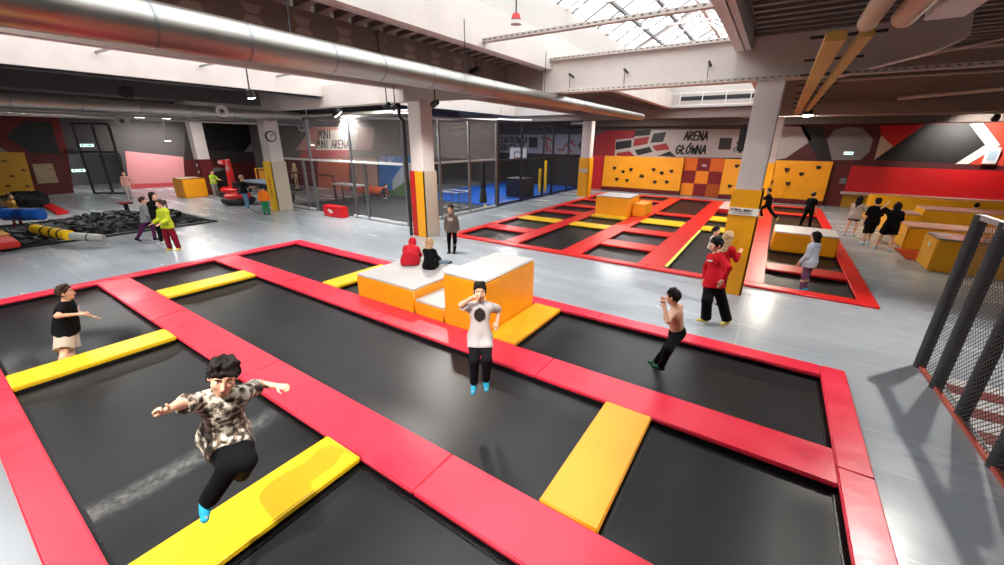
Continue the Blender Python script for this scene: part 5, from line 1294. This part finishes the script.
pipe([(-22, 13.2, 4.62), (-12.6, 13.2, 4.62)], .07, 'white pipe running across above the play cage', WHITEP)
pipe([(-21, 15.0, 4.6), (-12.6, 22, 4.6)], .06, 'thin white pipe slanting above the play cage nets', WHITEP)
pipe([(-12.3, 27.0, 4.62), (-10.7, 27, 4.62)], .07, 'short white pipe left of the small amber padded column', WHITEP)
pipe([(-38, 16.8, 4.66), (-19.8, 16.8, 4.66)], .09, 'silver pipe along the ceiling over the games corner', STEEL)
# dark strip below the second skylight
struct(MB().box(-15.95, -15.76, RY0, 10.4, 4.98, 5.05).build('trim_2', DSTEEL))
for k in range(4):
    tag(MB().bar((-15.75, 1.5+2.4*k, 5.55), (-11.4, 2.2+2.4*k, 5.75), .05, .05).build('tie_rod', mat('rod_grey', '#8d8b88', .4, metal=.5)), f'thin grey tie rod across the left skylight, {ORD[k]} from the left edge', 'rod', 'tie rods in the left skylight')
# cable trays along the white beam
TRAY = mat('tray_zinc', '#b9aea6', .42, metal=.45)
def tray(x0, x1, y_, z, label, w=.12):
    t = thing('cable_tray', ((x0+x1)/2, y_, z), label, 'cable tray', 'perforated cable trays by the white beam')
    q = MB(); q.box(x0, x1, y_-w/2, y_+w/2, z-.01, z).box(x0, x1, y_-w/2, y_-w/2+.012, z, z+.06).box(x0, x1, y_+w/2-.012, y_+w/2, z, z+.06)
    q.cur = 1; x = x0+.05
    while x < x1-.05: q.box(x, x+.05, y_-w/2-.004, y_-w/2, z+.018, z+.042); x += .13
    q.build('tray', [TRAY, mat('slot_dark', '#5b5550', .6)], t); return t
tray(-5.45, -1.02, 7.45, 5.30, 'perforated cable tray spanning the big skylight in front of the beam'); tray(-5.5, -1.0, 10.42, 5.40, 'perforated cable tray along the top edge of the white beam'); tray(-4.9, 9.5, 10.38, 4.62, 'long perforated cable tray along the underside of the white beam')
for x, w_ in ((-4.8, 'leftmost'), (-3.4, 'middle'), (-1.6, 'rightmost')):
    q = MB(); q.bar((x, 10.49, 4.98), (x, 10.22, 5.02), .04, .04, (0, 0, 1)).bar((x, 10.26, 4.98), (x, 10.30, 4.70), .012, .012)
    tag(q.build('tray_bracket', DSTEEL), f'dark bracket on the face of the white beam, {w_} of three', 'bracket', 'dark brackets on the white beam')
# cable ladders at the right, yellow bounce light painted into their colour
LAD = mat('ladder_bounce_tint', '#b08e48', .5, noise=.15, nscale=2)
t = thing('cable_ladder', (.35, 12, 4.5), 'cable trunking with yellow light in its colour, running away above the padded column at the right', 'cable trunking')
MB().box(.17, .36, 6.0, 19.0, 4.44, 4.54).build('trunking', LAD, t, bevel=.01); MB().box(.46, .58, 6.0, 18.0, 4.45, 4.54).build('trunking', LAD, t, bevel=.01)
y_ = 6.4
while y_ < 19: MB().box(.04, .72, y_-.025, y_+.025, 4.545, 4.575).build('cross_bar', DSTEEL, t); y_ += 1.6
t = thing('insulated_duct', (.5, 5.5, 4.55), 'pair of bulky cream insulated duct ends at the top right', 'duct')
for (u, v, r, ln) in ((868, 22, .085, 1.6), (905, 16, .10, 1.5)):
    p = G(u, v, 4.55); MB().cyl((p.x, p.y-ln, 4.56), (p.x, p.y, 4.55), r, r, 20).cyl((p.x, p.y, 4.55), (p.x, p.y+.10, 4.55), r, r*.6, 20).build('insulated_sleeve', mat('insulation_cream', '#b7a48a', .6, bump=.3, bscale=6), t, bevel=.015)
# small pipes at the right
BP = mat('pipe_beige', '#a4968c', .5)
def pz(u, v, y_): p = PY(u, v, y_); return (p.x, p.y, p.z)
pipe([pz(742, 117, 27), pz(980, 113, 27), pz(1040, 112, 27)], .045, 'thin beige pipe running across in front of the right-hand mural', BP)
pipe([(3.3, 21.5, 5.02), (9.5, 14.5, 5.02)], .07, 'thicker of two pale pipes slanting at the upper right', BP); pipe([(3.35, 21.9, 5.1), (9.8, 14.5, 5.1)], .03, 'thin pipe riding beside the thicker slanting pipe at the upper right', BP)
pipe([(.9, 16.5, 5.35), (6.0, 8.0, 5.35)], .03, 'slender diagonal rod below the dark ceiling at the upper right', BP)
pipe([(.7, 13.5, 5.38), (12.5, 13.5, 5.38)], .05, 'beige pipe along the dark right ceiling, behind the white beam', BP)
pipe([(.7, 18.0, 5.38), (12.5, 18.0, 5.38)], .05, 'second beige pipe along the dark right ceiling, farther back', BP)
# drain pipe beside the second column
pipe([(-11.10, 10.25, 4.6), (-11.10, 10.25, 4.2), (-11.09, 10.42, 4.05), (-11.09, 10.42, .0)], .06, 'black drain pipe running down the left side of the column by the play cage', BLK, 'drain_pipe')

# ------------------------------------------------------------------ lamps and small ceiling fittings
def lamp_glow(name, estr, col='#fff6ea'): return mat(name, '#ffffff', .4, emit=col, estr=estr)
def flood(x, y_, z, tx, ty, tz, label, power, col=(1, .96, .9), size=.18, spot=70, glow=20, group='flood lamps under the ceiling', light=True, blend=.4, rad=.12):
    t = thing('flood_lamp', (x, y_, z), label, 'lamp', group)
    d = (Vector((tx, ty, tz))-Vector((x, y_, z))).normalized(); p = Vector((x, y_, z))
    MB().cyl(p-d*.22, p, size*.75, size, 20).build('housing', BLK, t); MB().cyl(p+d*.001, p+d*.012, size*.9, size*.9, 20).build('lens', lamp_glow(f'lens_glow_{int(glow)}', glow), t)
    MB().bar(p-d*.15, (x, y_, min(5.42, z+.9)), .03, .03).build('bracket', DSTEEL, t)
    if light:
        l = bpy.data.lights.new('flood_light', 'SPOT'); l.energy = power; l.color = col; l.spot_size = math.radians(spot); l.spot_blend = blend; l.shadow_soft_size = rad
        o = bpy.data.objects.new('flood_light', l); COL.objects.link(o); o.parent = t; o.location = d*.05; o.rotation_euler = d.to_track_quat('-Z', 'Y').to_euler()
    return t
def tube_light(x, y_, z, ln, axis, label, power, col=(1, .97, .93), group='fluorescent tube fittings', glow=9):
    t = thing('tube_light', (x, y_, z), label, 'lamp', group); a = (ln/2, .07) if axis == 'x' else (.07, ln/2)
    MB().box(x-a[0], x+a[0], y_-a[1], y_+a[1], z, z+.08).build('fitting', WHITEP, t, bevel=.01)
    MB().box(x-a[0]*.97, x+a[0]*.97, y_-a[1]*.8, y_+a[1]*.8, z-.03, z).build('diffuser', lamp_glow('tube_glow', glow), t)
    l = bpy.data.lights.new('tube_area', 'AREA'); l.shape = 'RECTANGLE'; l.size = a[0]*2; l.size_y = a[1]*2; l.energy = power; l.color = col
    o = bpy.data.objects.new('tube_area', l); COL.objects.link(o); o.parent = t; o.location = (0, 0, -.05)
    for s in (-.8, .8): MB().bar((x+(a[0]*s if axis == 'x' else 0), y_+(a[1]*s if axis == 'y' else 0), z+.08), (x+(a[0]*s if axis == 'x' else 0), y_+(a[1]*s if axis == 'y' else 0), CEIL), .01, .01).build('hanger', DSTEEL, t)
    return t
# ------------------------------------------------------------------ people
def cloth(name, col, rough=.85, **k): return mat('cloth_'+name, col, rough, spec=.15, **k)
CB = cloth('black', '#08080a', .9); CN = cloth('ink', '#101014', .9); HB = mat('hair_black', '#0a0807', .6, spec=.2); HBR = mat('hair_brown', '#3a261a', .65, spec=.2); HBL = mat('hair_blond', '#b3906a', .6); HDB = mat('hair_dark_brown', '#140d09', .6, spec=.2)
CYAN = cloth('cyan', '#2fa5c9', .8)
def camo_mat():
    m = bpy.data.materials.new('cloth_camouflage'); m.use_nodes = True; nt = m.node_tree; b = nt.nodes['Principled BSDF']; b.inputs['Roughness'].default_value = .9
    tc = nt.nodes.new('ShaderNodeTexCoord'); n = nt.nodes.new('ShaderNodeTexNoise'); n.inputs['Scale'].default_value = 22; n.inputs['Detail'].default_value = 2.5
    nt.links.new(tc.outputs['Object'], n.inputs['Vector']); r = nt.nodes.new('ShaderNodeValToRGB'); r.color_ramp.interpolation = 'CONSTANT'
    e = r.color_ramp.elements; e[0].position = 0; e[0].color = lin('#241e1a'); e[1].position = .44; e[1].color = lin('#5b4d40')
    x = e.new(.50); x.color = lin('#8d8070'); x = e.new(.57); x.color = lin('#c9c1b2')
    nt.links.new(n.outputs['Fac'], r.inputs['Fac']); nt.links.new(r.outputs['Color'], b.inputs['Base Color']); return m
CAMO = camo_mat()
WT = cloth('white', '#b7adab', .85); PRT = cloth('print_dark', '#2c2624', .8); BEI = cloth('beige', '#b9ab9b', .85)
# jumpers on the near court
person(at_depth(224, 432, 2.98), -4, 1.36, 'boy in camouflage T-shirt leaping over the yellow pad with both arms spread',
       dict(px=dict(neck=(222, 392, 1), elr=(178, 405, 1), wrr=(165, 411, 1), ell=(259, 384, -1), wrl=(278, 386, 1), knr=(230, 466, 1), anr=(208, 501, -1), knl=(245, 461, 1), anl=(242, 473, -1)), hf=(.12, 1, -.28), hup=(-.25, .22, 1), rfoot=(.12, .75, -.55), lfoot=(0, -.35, -.9), curl=1.75),
       dict(B=.9, hz=1.04, top=dict(mat=CAMO, sleeve=.78, loose=.024, hem=.13, wr=.004), bottom=dict(mat=CB, loose=.030), rshoe=CYAN, lshoe=cloth('olive', '#7d7f57'), sock=True, hair='messy', hairmat=HDB), vox=.0065, anchor='hip')
person(at_depth(66, 328, 6.62), 72, 1.52, 'stocky boy in black T-shirt and beige shorts landing on the bed at the left',
       dict(px=dict(neck=(66, 302, 1), elr=(57, 316, 1), wrr=(80, 314, 1), ell=(74, 312, -1), wrl=(92, 316, -1), knr=(64, 351, 1), anr=(62, 372, 1), knl=(71, 350, -1), anl=(70, 371, -1)), hf=(.05, 1, -.10), curl=.7),
       dict(fat=1.24, top=dict(mat=CB, sleeve=.72, loose=.022, hem=.07, print=(.10, .26, .10, cloth('print_pale', '#c8b4b4'))), bottom=dict(mat=BEI, len=.96, loose=.034, name='shorts', stripe=('r', cloth('brown_black', '#241d1a'))), shoe=cloth('sock_white', '#b8b4b0'), sock=True, hair='short', hairmat=HBR), vox=.0075, anchor='hip')
person(at_depth(480, 336, 5.32), -3, 1.50, 'boy in white T-shirt with dark round print hopping on the long middle bed',
       dict(px=dict(neck=(480, 293, 1), elr=(461, 305, 1), wrr=(473, 297, 1), ell=(499, 309, -1), wrl=(497, 322, 1), knr=(474, 361, 1), anr=(474, 383, -1), knl=(487, 360, 1), anl=(486, 380, -1)), hf=(-.05, 1, -.12), rfoot=(.1, .85, -.5), lfoot=(-.1, .85, -.5), curl=.9),
       dict(B=.88, top=dict(mat=WT, sleeve=.80, loose=.020, hem=.15, wr=.004, print=(.17, .19, .21, PRT), round=True), bottom=dict(mat=CN, loose=.016), shoe=CYAN, sock=True, hair='short', hairmat=HDB), vox=.007, anchor='hip')
person(at_depth(677, 333, 6.1), -108, 1.48, 'shirtless boy in black trousers leaning back on the bed at the right',
       dict(px=dict(neck=(675, 307, 1), elr=(664, 319, -1), wrr=(664, 304, -1), ell=(668, 322, 1), wrl=(665, 308, -1), knr=(667, 348, -1), anr=(656, 362, -1), knl=(668, 350, 1), anl=(661, 366, -1)), hf=(0, 1, -.22), hup=(0, .2, 1), curl=1.0),
       dict(B=1.04, fat=1.1, bottom=dict(mat=CB, loose=.016), shoe=cloth('bottle_green', '#1f4a38'), sock=True, hair='short', hairmat=HDB), vox=.0075, anchor='hip')
# walkway by the padded column
YS = mat('shoe_yellow', '#d8c35a', .6)
person(at_depth(714, 281, 7.62), -52, 1.75, 'man in red long-sleeved top and wide black trousers walking past the padded column',
       dict(px=dict(neck=(716, 253, 1), elr=(706, 267, -1), wrr=(704, 282, 1), ell=(729, 268, 1), wrl=(721, 283, 1), knr=(707, 301, 1), anr=(706, 318, -1), knl=(722, 301, -1), anl=(727, 320, -1)), hf=(.05, 1, -.02), rfoot=(.25, 1, 0), lfoot=(-.2, 1, 0)),
       dict(B=.92, top=dict(mat=cloth('crimson', '#b3101f', .8), sleeve=1.95, loose=.013, hem=.12, name='sweatshirt', print=(.16, .24, .03, cloth('print_white', '#c8b8b4'))), bottom=dict(mat=CB, loose=.036, flare=1.5), shoe=YS, hair='fringe', hairmat=HB), vox=.0085, anchor='hip')
person(G(714, 303.5), 150, 1.62, 'blond girl in red top standing behind the man in red, holding a toddler', dict(la=(-.25, .55, -.75), lf=(.2, .75, .6), ra=(.2, .45, -.8), rf=(-.25, .8, .5)),
       dict(top=dict(mat=cloth('crimson', '#b3101f', .8), sleeve=1.9, name='sweatshirt'), bottom=dict(mat=CB, loose=.014), shoe=CN, hair='long', hairmat=HBL), vox=.010)
p = PY(712, 247, 9.85); person((p.x, p.y, p.z), 60, .80, 'toddler in white top with grey trousers carried beside the blond girl', dict(rt=(.1, .8, -.5), rs=(0, .1, -1), lt=(-.1, .8, -.5), ls=(0, .1, -1), ra=(.3, .6, -.5), la=(-.3, .6, -.5), rf=(0, 1, .2), lf=(0, 1, .2)),
       dict(top=dict(mat=WT, sleeve=1.9), bottom=dict(mat=cloth('slate', '#3b3b40')), shoe=CN, hair='short', hairmat=HB), vox=.010, anchor='hip')
person(G(803, 288.5), -112, 1.46, 'girl in pale grey hoodie and purple leggings standing on the front of the far court',
       dict(spine=(0, .03, 1), ra=(.16, .05, -.98), rf=(-.02, .55, -.82), la=(-.16, .05, -.98), lf=(.02, .5, -.85)),
       dict(top=dict(mat=cloth('mist_grey', '#b3bdc9', .9), sleeve=1.95, loose=.034, hem=.15, name='hoodie', hood=True), bottom=dict(mat=cloth('plum', '#6c4a66', .85), loose=.006, name='leggings'), shoe=CYAN, sock=True, hair='bob', hairmat=HB), vox=.009, z=-.07)
person(G(452, 253), -16, 1.50, 'child in grey sweatshirt with white print walking behind the seated children',
       dict(hf=(.25, 1, .12), ra=(.22, -.05, -.97), rf=(.10, .12, -.98), la=(-.24, -.05, -.97), lf=(-.10, .12, -.98), rt=(.06, .06, -1), lt=(-.10, .18, -.98), ls=(.12, -.16, -.98)),
       dict(top=dict(mat=cloth('taupe_grey', '#6a6058', .9), sleeve=1.9, loose=.028, hem=.12, name='sweatshirt', print=(.20, .22, .12, cloth('print_white', '#c8b8b4'))), bottom=dict(mat=CB, loose=.012), shoe=CN, hair='short', hairmat=HDB), vox=.009)
p = G(420, 266, .62); person((p.x-.42, 6.42, .655), 172, 1.40, 'person in red hoodie hunched on the low foam block, seen from behind',
       dict(up=(0, .35, 1), spine=(.1, .95, .62), face=(0, 1, -.3), hf=(.1, .8, -.7), hup=(0, .8, .6), ra=(.2, .6, -.75), rf=(-.35, .8, -.3), la=(-.2, .6, -.75), lf=(.35, .8, -.3), rt=(.3, 1, .12), rs=(-.1, 1, -.25), lt=(-.3, 1, .12), ls=(.1, 1, -.25)),
       dict(fat=1.22, B=1.1, top=dict(mat=cloth('rose_red', '#b8202c', .9), sleeve=1.95, loose=.036, hem=.13, name='hoodie', hood='up'), bottom=dict(mat=CB, loose=.016), shoe=CN, hair='short', hairmat=HBR), vox=.009, anchor='hip')
p = G(438, 268, .62); person((p.x-.26, 6.44, .645), 150, 1.26, 'blond child in black jacket sitting on the low foam block, seen from behind',
       dict(up=(0, .1, 1), spine=(0, .22, 1), hf=(-.35, 1, -.15), ra=(.2, .5, -.85), rf=(-.2, .85, -.3), la=(-.2, .5, -.85), lf=(.2, .85, -.3), rt=(.25, 1, .12), rs=(.3, 1, -.25), lt=(-.1, 1, .12), ls=(0, 1, -.25)),
       dict(top=dict(mat=CB, sleeve=1.95, loose=.028, hem=.12, name='jacket'), bottom=dict(mat=cloth('pale_denim', '#6d8797', .85), loose=.014, name='jeans'), shoe=CN, hair='bob', hairmat=HBL), vox=.009, anchor='hip')
# group at the right
LS = mat('shoe_pale', '#9fb6c8', .6)
person(G(848, 236), 160, 1.50, 'long-haired girl in white sweater and black shorts walking along the right of the far court',
       dict(ra=(.3, .6, -.6), rf=(-.2, .5, .85), la=(-.35, .6, -.6), lf=(.1, .4, .9), rt=(.05, .25, -.97), rs=(0, -.12, -1), lt=(-.05, -.2, -.98), ls=(0, -.3, -.95)),
       dict(top=dict(mat=cloth('cream', '#b7a79c', .9), sleeve=1.9, loose=.034, hem=.12, name='sweater'), bottom=dict(mat=CB, len=.45, loose=.02, name='shorts'), shoe=LS, hair='long', hairmat=HB), vox=.010)
person(G(865, 244), -155, 1.60, 'person in loose black T-shirt and long shorts, middle of three walkers at the right',
       dict(ra=(.2, .1, -.97), la=(-.2, .0, -.97), rt=(.04, .2, -.98), rs=(0, -.02, -1), lt=(-.12, -.2, -.97), ls=(-.05, -.25, -.97)),
       dict(top=dict(mat=CB, sleeve=.95, loose=.045, hem=.18), bottom=dict(mat=CN, len=1.1, loose=.03, name='shorts'), shoe=LS, hair='short', hairmat=HB), vox=.010)
person(G(882, 250), -165, 1.60, 'person in black raising one arm to the forehead, rightmost of the three walkers',
       dict(la=(-.75, .35, .45), lf=(.55, .5, .65), ra=(.2, -.05, -.97), rt=(.05, -.22, -.97), rs=(.05, -.22, -.97), lt=(-.18, .22, -.96), ls=(-.12, -.02, -1)),
       dict(top=dict(mat=CB, sleeve=.9, loose=.045, hem=.22), bottom=dict(mat=CN, len=.72, loose=.035, name='shorts'), shoe=LS, hair='bob', hairmat=HB), vox=.010)
person(G(776, 222.5), -96, 1.50, 'child in black running with one leg flung back beside the padded column', dict(spine=(0, .2, 1), ra=(.3, -.5, -.7), rf=(.2, .6, -.6), la=(-.3, .6, -.6), lf=(0, .8, .5), rt=(.05, .75, -.6), rs=(0, -.35, -.9), lt=(-.05, -.55, -.85), ls=(0, -.75, -.65), lfoot=(0, .3, -.9)),
       dict(top=dict(mat=CB, sleeve=.9, loose=.024), bottom=dict(mat=CB, loose=.018), shoe=YS, hair='short', hairmat=HBR), vox=.011, anchor='lfoot', z=0.05)
person(G(805, 224.5), 150, 1.46, 'child in black T-shirt with small white patch standing on the far right bed', dict(rt=(.14, .12, -.98), rs=(.1, -.08, -1), lt=(-.16, -.1, -.98), ls=(-.12, -.1, -1), la=(-.3, .2, -.9), ra=(.3, .1, -.9)),
       dict(top=dict(mat=CB, sleeve=.9, loose=.03), bottom=dict(mat=CB, loose=.02), shoe=CN, hair='short', hairmat=HBR), vox=.011, z=-.07)
p = PY(977, 205, 24.1); person((p.x, 24.1, 0), 170, 1.12, 'dark-haired child whose head shows above the rear amber bench at the right', dict(), dict(top=dict(mat=CN, sleeve=.9), bottom=dict(mat=CN), shoe=CN, hair='short', hairmat=HB), vox=.011)
# group at the left
person(G(147, 241), 78, 1.50, 'child in grey jacket and purple trousers striding beside the foam pit',
       dict(spine=(0, .12, 1), ra=(.15, .3, -.9), rf=(0, .7, -.6), la=(-.15, -.3, -.9), rt=(.04, -.42, -.88), rs=(0, -.55, -.82), lt=(-.04, .30, -.95), ls=(0, -.1, -1), rfoot=(.1, .8, -.5)),
       dict(top=dict(mat=cloth('silver_grey', '#85878a', .8), sleeve=1.95, loose=.03, hem=.12, name='jacket'), bottom=dict(mat=cloth('purple', '#5a2350', .85), loose=.014), shoe=CN, hair='short', hairmat=HBR), vox=.010)
person(G(165, 242.5), 40, 1.70, 'long-haired person all in black between the grey jacket and the lime hoodie',
       dict(hf=(-.3, 1, -.25), ra=(.16, .1, -.98), la=(-.16, .1, -.98)), dict(top=dict(mat=CB, sleeve=1.95, loose=.036, hem=.2, name='jacket'), bottom=dict(mat=CB, loose=.016), shoe=WT, hair='long', hairmat=HDB), vox=.010)
person(G(175, 250), -58, 1.60, 'girl in lime yellow hoodie and dark red trousers walking beside the foam pit',
       dict(hf=(.1, 1, -.15), ra=(.14, .25, -.95), rf=(-.05, .85, -.35), la=(-.14, .2, -.95), lf=(.05, .85, -.3), rt=(.06, .12, -.98), lt=(-.06, -.12, -.98), ls=(0, -.12, -1)),
       dict(top=dict(mat=cloth('lime', '#b4bd2e', .9), sleeve=1.95, loose=.034, hem=.12, name='hoodie', hood=True), bottom=dict(mat=cloth('dark_red', '#7d1524', .85), loose=.030), shoe=YS, hair='pony', hairmat=HBR), vox=.009)
person(G(131, 200), 20, 1.62, 'person in pink top and pale trousers standing far off before the pink alcove', dict(la=(-.5, .1, -.85)), dict(top=dict(mat=cloth('blush', '#c88f8a', .9), sleeve=.9), bottom=dict(mat=cloth('pale_grey', '#a9a09c', .9), loose=.02), shoe=WT, hair='bob', hairmat=HBR), vox=.012)
person(G(217, 197), 40, 1.60, 'child in lime green T-shirt beside the red punching machine', dict(la=(-.3, .5, -.8), lf=(0, 1, -.1), ra=(.3, .4, -.8), rf=(0, 1, 0)), dict(top=dict(mat=cloth('lime_green', '#9fc43a', .9), sleeve=.9), bottom=dict(mat=cloth('stone', '#8e8c8a', .9), loose=.03), shoe=WT, hair='short', hairmat=HBR), vox=.012)
person(G(248, 210), 120, 1.70, 'child in black T-shirt and jeans at the bumper cars', dict(ra=(.2, .6, -.7), rf=(0, 1, 0), lt=(-.1, .2, -.95)), dict(top=dict(mat=CN, sleeve=.9), bottom=dict(mat=cloth('denim', '#5c7f9e', .85), loose=.02, name='jeans'), shoe=WT, hair='short', hairmat=HBL), vox=.012)
person(G(267, 214.5), 175, 1.32, 'child in orange hoodie and green trousers seen from behind near the clock column', dict(ra=(.35, .05, -.9), la=(-.35, .05, -.9)), dict(fat=1.1, top=dict(mat=cloth('orange', '#e0701e', .9), sleeve=1.9, loose=.03, name='hoodie', hood=True), bottom=dict(mat=cloth('green', '#1f7a4c', .85), loose=.024), shoe=CN, hair='short', hairmat=HB), vox=.011)
p = G(2, 243); person((p.x-.2, p.y, 0), 85, 1.55, 'child in navy with red and white cap holding the blue beam at the left edge', dict(ra=(.1, .7, -.5), rf=(0, .9, -.2), la=(-.1, .7, -.5), lf=(0, .9, -.2), spine=(0, .2, 1)), dict(top=dict(mat=cloth('navy', '#16233c', .85), sleeve=1.95, loose=.03, name='jacket'), bottom=dict(mat=cloth('navy', '#16233c', .85), loose=.02), shoe=CN, hair='short', hairmat=mat('cap_red', '#b8281e', .7)), vox=.010, z=.05)
p = G(20, 229); person((p.x, p.y, 0), 50, 1.30, 'child in yellow-brown top and dark red leggings in the pit behind the blue beam', dict(spine=(0, .3, 1), rt=(.2, .2, -.95), lt=(-.25, .1, -.95)), dict(top=dict(mat=cloth('mustard', '#a8843a', .9), sleeve=1.6), bottom=dict(mat=cloth('dark_red', '#7d1524', .85), loose=.008, name='leggings'), shoe=CN, hair='short', hairmat=HBR), vox=.010, z=.05)
person(G(385, 199.5), 60, 1.25, 'child crouching in dark clothes and white shoes on the mat inside the play cage', dict(up=(0, .3, 1), spine=(0, .6, .8), rt=(.15, .8, .1), rs=(0, -.5, -.85), lt=(-.15, .75, -.1), ls=(0, -.6, -.8), ra=(.2, .6, -.7), la=(-.2, .6, -.7)), dict(top=dict(mat=CN, sleeve=1.9), bottom=dict(mat=CN), shoe=WT, hair='short', hairmat=HBR), vox=.011, z=.03)
flood(-15.85, 11.2, 4.45, -15.0, 14.5, 0, 'blazing white flood lamp above the play cage', 900, spot=130, glow=60, size=.22)
flood(.70, 22.6, 4.55, .9, 22.0, 0, 'bright lamp hanging above the far court, right of the padded column', 700, col=(1, .85, .65), spot=140, glow=60, size=.2)
flood(-13.6, 6.7, 4.6, -14.5, 8, 0, 'small bright lamp at the end of the slim silver duct', 250, spot=130, glow=40, size=.12)
flood(3.2, 9.4, 5.05, 2.2, 6.8, 0, 'flood lamp straight above the netted posts at the right', 900, spot=125, glow=15, rad=.04)
flood(-1.8, -.6, 5.0, -4.2, 1.4, 0, 'flood lamp over the near end of the trampolines, behind the camera', 1300, spot=85, glow=15, rad=.05)
flood(-9.5, -2.0, 5.0, -9.0, 2.0, 0, 'second flood lamp over the left end of the trampolines, outside the picture', 1300, spot=145, glow=15, rad=.15)
flood(-8.6, 9.0, 5.0, -7.5, 9.0, 0, 'flood lamp over the grey walkway behind the foam blocks', 1000, spot=145, glow=15, rad=.15)
flood(7.6, 27.6, 4.5, 8.0, 29.9, 3.2, 'lamp beside the white chevron washing the right-hand mural', 520, col=(1, .95, .88), spot=110, glow=25, size=.14)
flood(6.5, 17.0, 5.0, 5.5, 19, 0, 'warm flood lamp over the amber foam benches', 420, col=(1, .86, .62), spot=130, glow=15)
flood(-24.6, 15.6, 4.5, -26.5, 18.0, 3.0, 'spot lamp washing the pale mini arena banner', 330, spot=80, glow=20)
for x, y_, ax, n, pw in ((-36.0, 11.0, 'y', 'added fill tube in front of the pink alcove', 320), (-40.8, 4.0, 'y', 'added fill tube inside the grey corridor at the left', 200), (-27.5, 10.0, 'y', 'tube light over the games corner', 210), (-24.5, 4.0, 'y', 'tube light over the foam pit', 260),  # alcove and corridor tubes are fill lights added to brighten those recesses
                      (-16.0, 15.5, 'x', 'tube light over the play cage mat', 220), (-15.5, 24.0, 'y', 'tube light over the blue ball cage mat', 220), (-8.0, 26.4, 'x', 'added fill tube before the wide amber climbing board', 210), (.0, 26.4, 'x', 'added fill tube before the right amber climbing board', 130)):  # both tubes before the amber boards are added fill lights
    tube_light(x, y_, 4.95 if y_ == 26.4 else 4.75, 2.4, ax, n, pw)
# small ceiling fittings that show in the photo
def ring_nozzle(u, v, x, label):
    p = PX(u, v, x); t = thing('air_nozzle', tuple(p), label, 'air nozzle', 'round white air nozzles at the upper left')
    d = (Vector((0, 0, 2.5))-p).normalized(); MB().cyl(p-d*.35, p, .16, .20, 24).build('collar', WHITEP, t, bevel=.02); MB().cyl(p, p+d*.02, .165, .165, 24).build('rim', mat('nozzle_grey', '#a5a5a3', .4), t); MB().cyl(p+d*.015, p+d*.03, .07, .07, 18).build('dark_centre', BLK, t)
ring_nozzle(222, 111, -18.3, 'round white air nozzle with dark centre just left of the clock column'); ring_nozzle(122, 121, -21.0, 'smaller round white air nozzle with dark centre near the left ceiling pipe'); ring_nozzle(302, 128, -22.5, 'tiny round white nozzle above the salmon mural')
def pendant(u, v, x, label):
    p = PX(u, v, x); t = thing('pendant_lamp', tuple(p), label, 'lamp', 'white pendant lamps at the left'); MB().cyl(p, p+Vector((0, 0, .07)), .20, .10, 20).build('shade', WHITEP, t); MB().cyl(p-Vector((0, 0, .015)), p-Vector((0, 0, .001)), .17, .17, 20).build('bulb_disc', lamp_glow('pendant_glow', 6), t); MB().bar(p+Vector((0, 0, .07)), (p.x, p.y, 5.4), .03, .03).build('stem', WHITEP, t)
pendant(168, 141, -33, 'white pendant lamp on a long stem before the pink alcove'); pendant(311, 145, -20.5, 'white pendant lamp on a long stem behind the play cage net')
p = G(516, 22, 4.95); t = thing('alarm_siren', tuple(p), 'red and white alarm siren hanging below the white roof beam', 'siren'); MB().cyl(p-Vector((0, 0, .03)), p+Vector((0, 0, .02)), .075, .07, 20).build('white_rim', WHITEP, t); MB().cyl(p+Vector((0, 0, .02)), p+Vector((0, 0, .10)), .07, .05, 20).build('red_dome', RB, t, bevel=.01); MB().bar(p+Vector((0, 0, .1)), (p.x, p.y, 5.9), .015, .015).build('hanger_wire', DSTEEL, t)
for k, (u, v) in enumerate(((387, 106), (395, 107), (435, 104), (476, 72))):
    p = PY(u, v, 9.9 if k < 3 else 8.0); t = thing('stage_spot', tuple(p), ['black stage spot at the left of a pair under the ceiling beside the drain pipe', 'black stage spot at the right of a pair beside the drain pipe', 'black stage spot just right of the top of the cream-sided column', 'black stage spot hanging above the big silver duct'][k], 'spotlight', 'black stage spots')
    MB().cyl(p-Vector((.12, 0, .03)), p+Vector((.12, 0, .06)), .10, .075, 16).build('can', BLK, t, bevel=.01); MB().bar(p, (p.x, p.y, 5.1), .025, .025).build('yoke', BLK, t)
b = PX(126, 92, -17.5); t = thing('ceiling_speaker', tuple(b), 'small black speaker box below the dark roof edge at the upper left', 'speaker'); MB().box(b.x-.12, b.x+.12, b.y-.16, b.y+.16, b.z-.16, b.z+.16).build('cabinet', BLK, t, bevel=.03); MB().bar(b, (b.x, b.y, 5.5), .02, .02).build('bracket', BLK, t)

# ------------------------------------------------------------------ daylight, exposure, camera
w = bpy.data.worlds.new('overcast_sky'); scene.world = w; w.use_nodes = True
w.node_tree.nodes['Background'].inputs[0].default_value = (.93, .97, 1.0, 1); w.node_tree.nodes['Background'].inputs[1].default_value = 4.4
for (a, b), SY0 in zip(SKY, SY0S):
    l = bpy.data.lights.new('skylight_portal', 'AREA'); l.shape = 'RECTANGLE'; l.size = b-a; l.size_y = SY1-SY0; l.cycles.is_portal = True
    o = bpy.data.objects.new('skylight_portal', l); COL.objects.link(o); o.location = ((a+b)/2, (SY0+SY1)/2, 6.8)
scene.view_settings.view_transform = 'Standard'; scene.view_settings.look = 'None'; scene.view_settings.gamma = 1; scene.view_settings.exposure = 0.42; scene.view_settings.use_curve_mapping = False
cam = bpy.data.cameras.new('camera'); cam.sensor_width = 36; cam.lens = FPX*36/1004; cam.clip_start = .05; cam.clip_end = 200
co = bpy.data.objects.new('camera', cam); COL.objects.link(co); scene.camera = co
co.matrix_world = Matrix(((_RT[0], _UP[0], -_F[0], 0), (_RT[1], _UP[1], -_F[1], 0), (_RT[2], _UP[2], -_F[2], CAMZ), (0, 0, 0, 1)))
